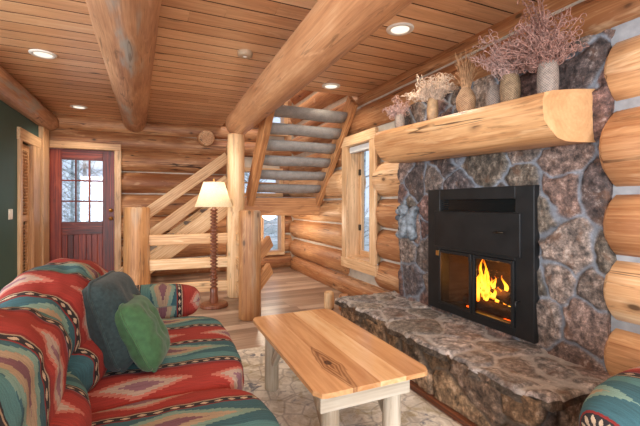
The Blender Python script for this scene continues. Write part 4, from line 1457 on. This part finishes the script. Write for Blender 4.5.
# ------------------------------------------------------------------ outside
g = G('snowy_ground'); o_ = g.n('ShaderNodeTexCoord').outputs['Object']
g.pbr(g.ramp(g.noise(o_, 1.4, 5), [(.35, (150, 156, 146)), (.65, (222, 226, 228))]), .9)
b = MB(); b.add([(-30, -30, -.4), (40, -30, -.4), (40, 40, -.4), (-30, 40, -.4)], [(0, 1, 2, 3)], smooth=False)
o = struct(b.build('ground_outside', g.m))
M['bark'] = plain('frosted_bark', (196, 202, 202), .9, .3, 12)
tr = [(-1.45, 10.3), (-2.0, 15.2), (-3.6, 12.0), (-2.7, 10.6), (-1.9, 11.6), (-2.3, 13.4), (-1.2, 12.8), (-3.0, 14.5), (2.6, 10.8), (3.2, 12.4), (3.9, 11.0), (6.6, 8.2), (7.4, 10.0), (5.6, 9.6)]
for i, (x, y) in enumerate(tr):
    b = MB(); h = random.uniform(5, 7)
    b.log((x, y, -.45), (x + random.uniform(-.2, .2), y, h), .05, .015, seg=8, step=.5, wob=.1)
    for k in range(70):
        z = random.uniform(.1, h * .9); a = random.uniform(0, 2 * PI); L = random.uniform(.4, 1.1)
        p = Vector((x, y, z)); d = Vector((math.cos(a), math.sin(a), random.uniform(.2, .9)))
        q = [p, p + d * L * .5 + Vector((0, 0, .04)), p + d * L]
        b.tube(q, [.014, .010, .004], 4)
        for w in range(3):
            s0 = q[1] + (q[2] - q[1]) * random.random(); dd = Vector((random.uniform(-1, 1), random.uniform(-1, 1), random.uniform(0, 1)))
            b.tube([s0, s0 + dd * .3], [.006, .003], 3)
    o = b.build('bare_tree', M['bark'], origin=(x, y, -.4))
    tag(o, 'bare grey tree standing outside beyond the window glass', 'tree', 'bare trees outside the windows')

# ------------------------------------------------------------------ light
W = bpy.data.worlds.new('daylight'); SC.world = W; W.use_nodes = True
bg = W.node_tree.nodes['Background']; bg.inputs[0].default_value = lin((214, 228, 246)); bg.inputs[1].default_value = 1.15

def area(name, loc, rot, sx, sy, power, col):
    l = bpy.data.lights.new(name, 'AREA'); l.shape = 'RECTANGLE'; l.size = sx; l.size_y = sy; l.energy = power; l.color = col
    o = bpy.data.objects.new(name, l); o.location = loc; o.rotation_euler = rot; COL.objects.link(o); return o
def point(name, loc, power, col, r=.06):
    l = bpy.data.lights.new(name, 'POINT'); l.energy = power; l.color = col; l.shadow_soft_size = r
    o = bpy.data.objects.new(name, l); o.location = loc; COL.objects.link(o); return o
def spot(name, loc, power, col, ang=2.3):
    l = bpy.data.lights.new(name, 'SPOT'); l.energy = power; l.color = col; l.spot_size = ang; l.spot_blend = .8; l.shadow_soft_size = .07
    o = bpy.data.objects.new(name, l); o.location = loc; COL.objects.link(o); return o
DAY = (.90, .96, 1.0); WARM = (1.0, .86, .68)
area('front_fill', (-.9, -3.1, 1.4), (PI / 2, 0, 0), 5.0, 1.9, 330, DAY)  # fill panel added behind the camera, in place of daylight from that side
area('side_fill', (-4.3, .4, 1.35), (0, -PI / 2, 0), 1.8, 5.6, 230, DAY)  # second fill panel, added at the unseen left side of the room
area('loft_fill', (1.6, 5.6, 4.5), (0, 0, 0), 1.6, 1.6, 55, (1, .95, .88))  # panel added under the closed loft ceiling, stands in for upstairs daylight
for (x, y, p) in ((-.97, 4.305, 45), (-1.018, 6.446, 50), (1.82, 2.524, 30), (1.939, 4.077, 40)):
    spot('ceiling_spot', (x, y, CEIL - .03), p, WARM)
for (x, y) in ((.4, .6), (-.4, -1.2), (1.6, .2), (-2.6, 1.5), (.3, 4.6)):  # extra fill spots, added where the ceiling has no fixture
    spot('ceiling_spot', (x, y, CEIL - .03), 55 if y > 4 else 30, WARM)
point('shade_bulb', (lx, ly, 1.39), 4.2, (1.0, .84, .64), .04)
point('globe_bulb', (1.72, 6.0, .96), 24, (1.0, .86, .66), .05)
point('fire_glow', (2.38, 2.10, .70), 5, (1.0, .45, .12), .06)

# ------------------------------------------------------------------ camera
cam = bpy.data.cameras.new('camera'); cam.sensor_width = 36; cam.lens = 375.0 / 640.0 * 36.0
cam.shift_y = -9.0 / 640.0; cam.clip_start = .05
co = bpy.data.objects.new('camera', cam); COL.objects.link(co)
co.location = (0, 0, 1.25); co.rotation_euler = (PI / 2, 0, -math.radians(23.75))
SC.camera = co
SC.view_settings.view_transform = 'Standard'
SC.view_settings.look = 'None'
SC.view_settings.exposure = 0.28
SC.view_settings.gamma = 1.0
SC.view_settings.use_curve_mapping = False
SC.cycles.max_bounces = 8
SC.cycles.transparent_max_bounces = 16
SC.cycles.use_denoising = True
SC.cycles.sample_clamp_indirect = 6.0
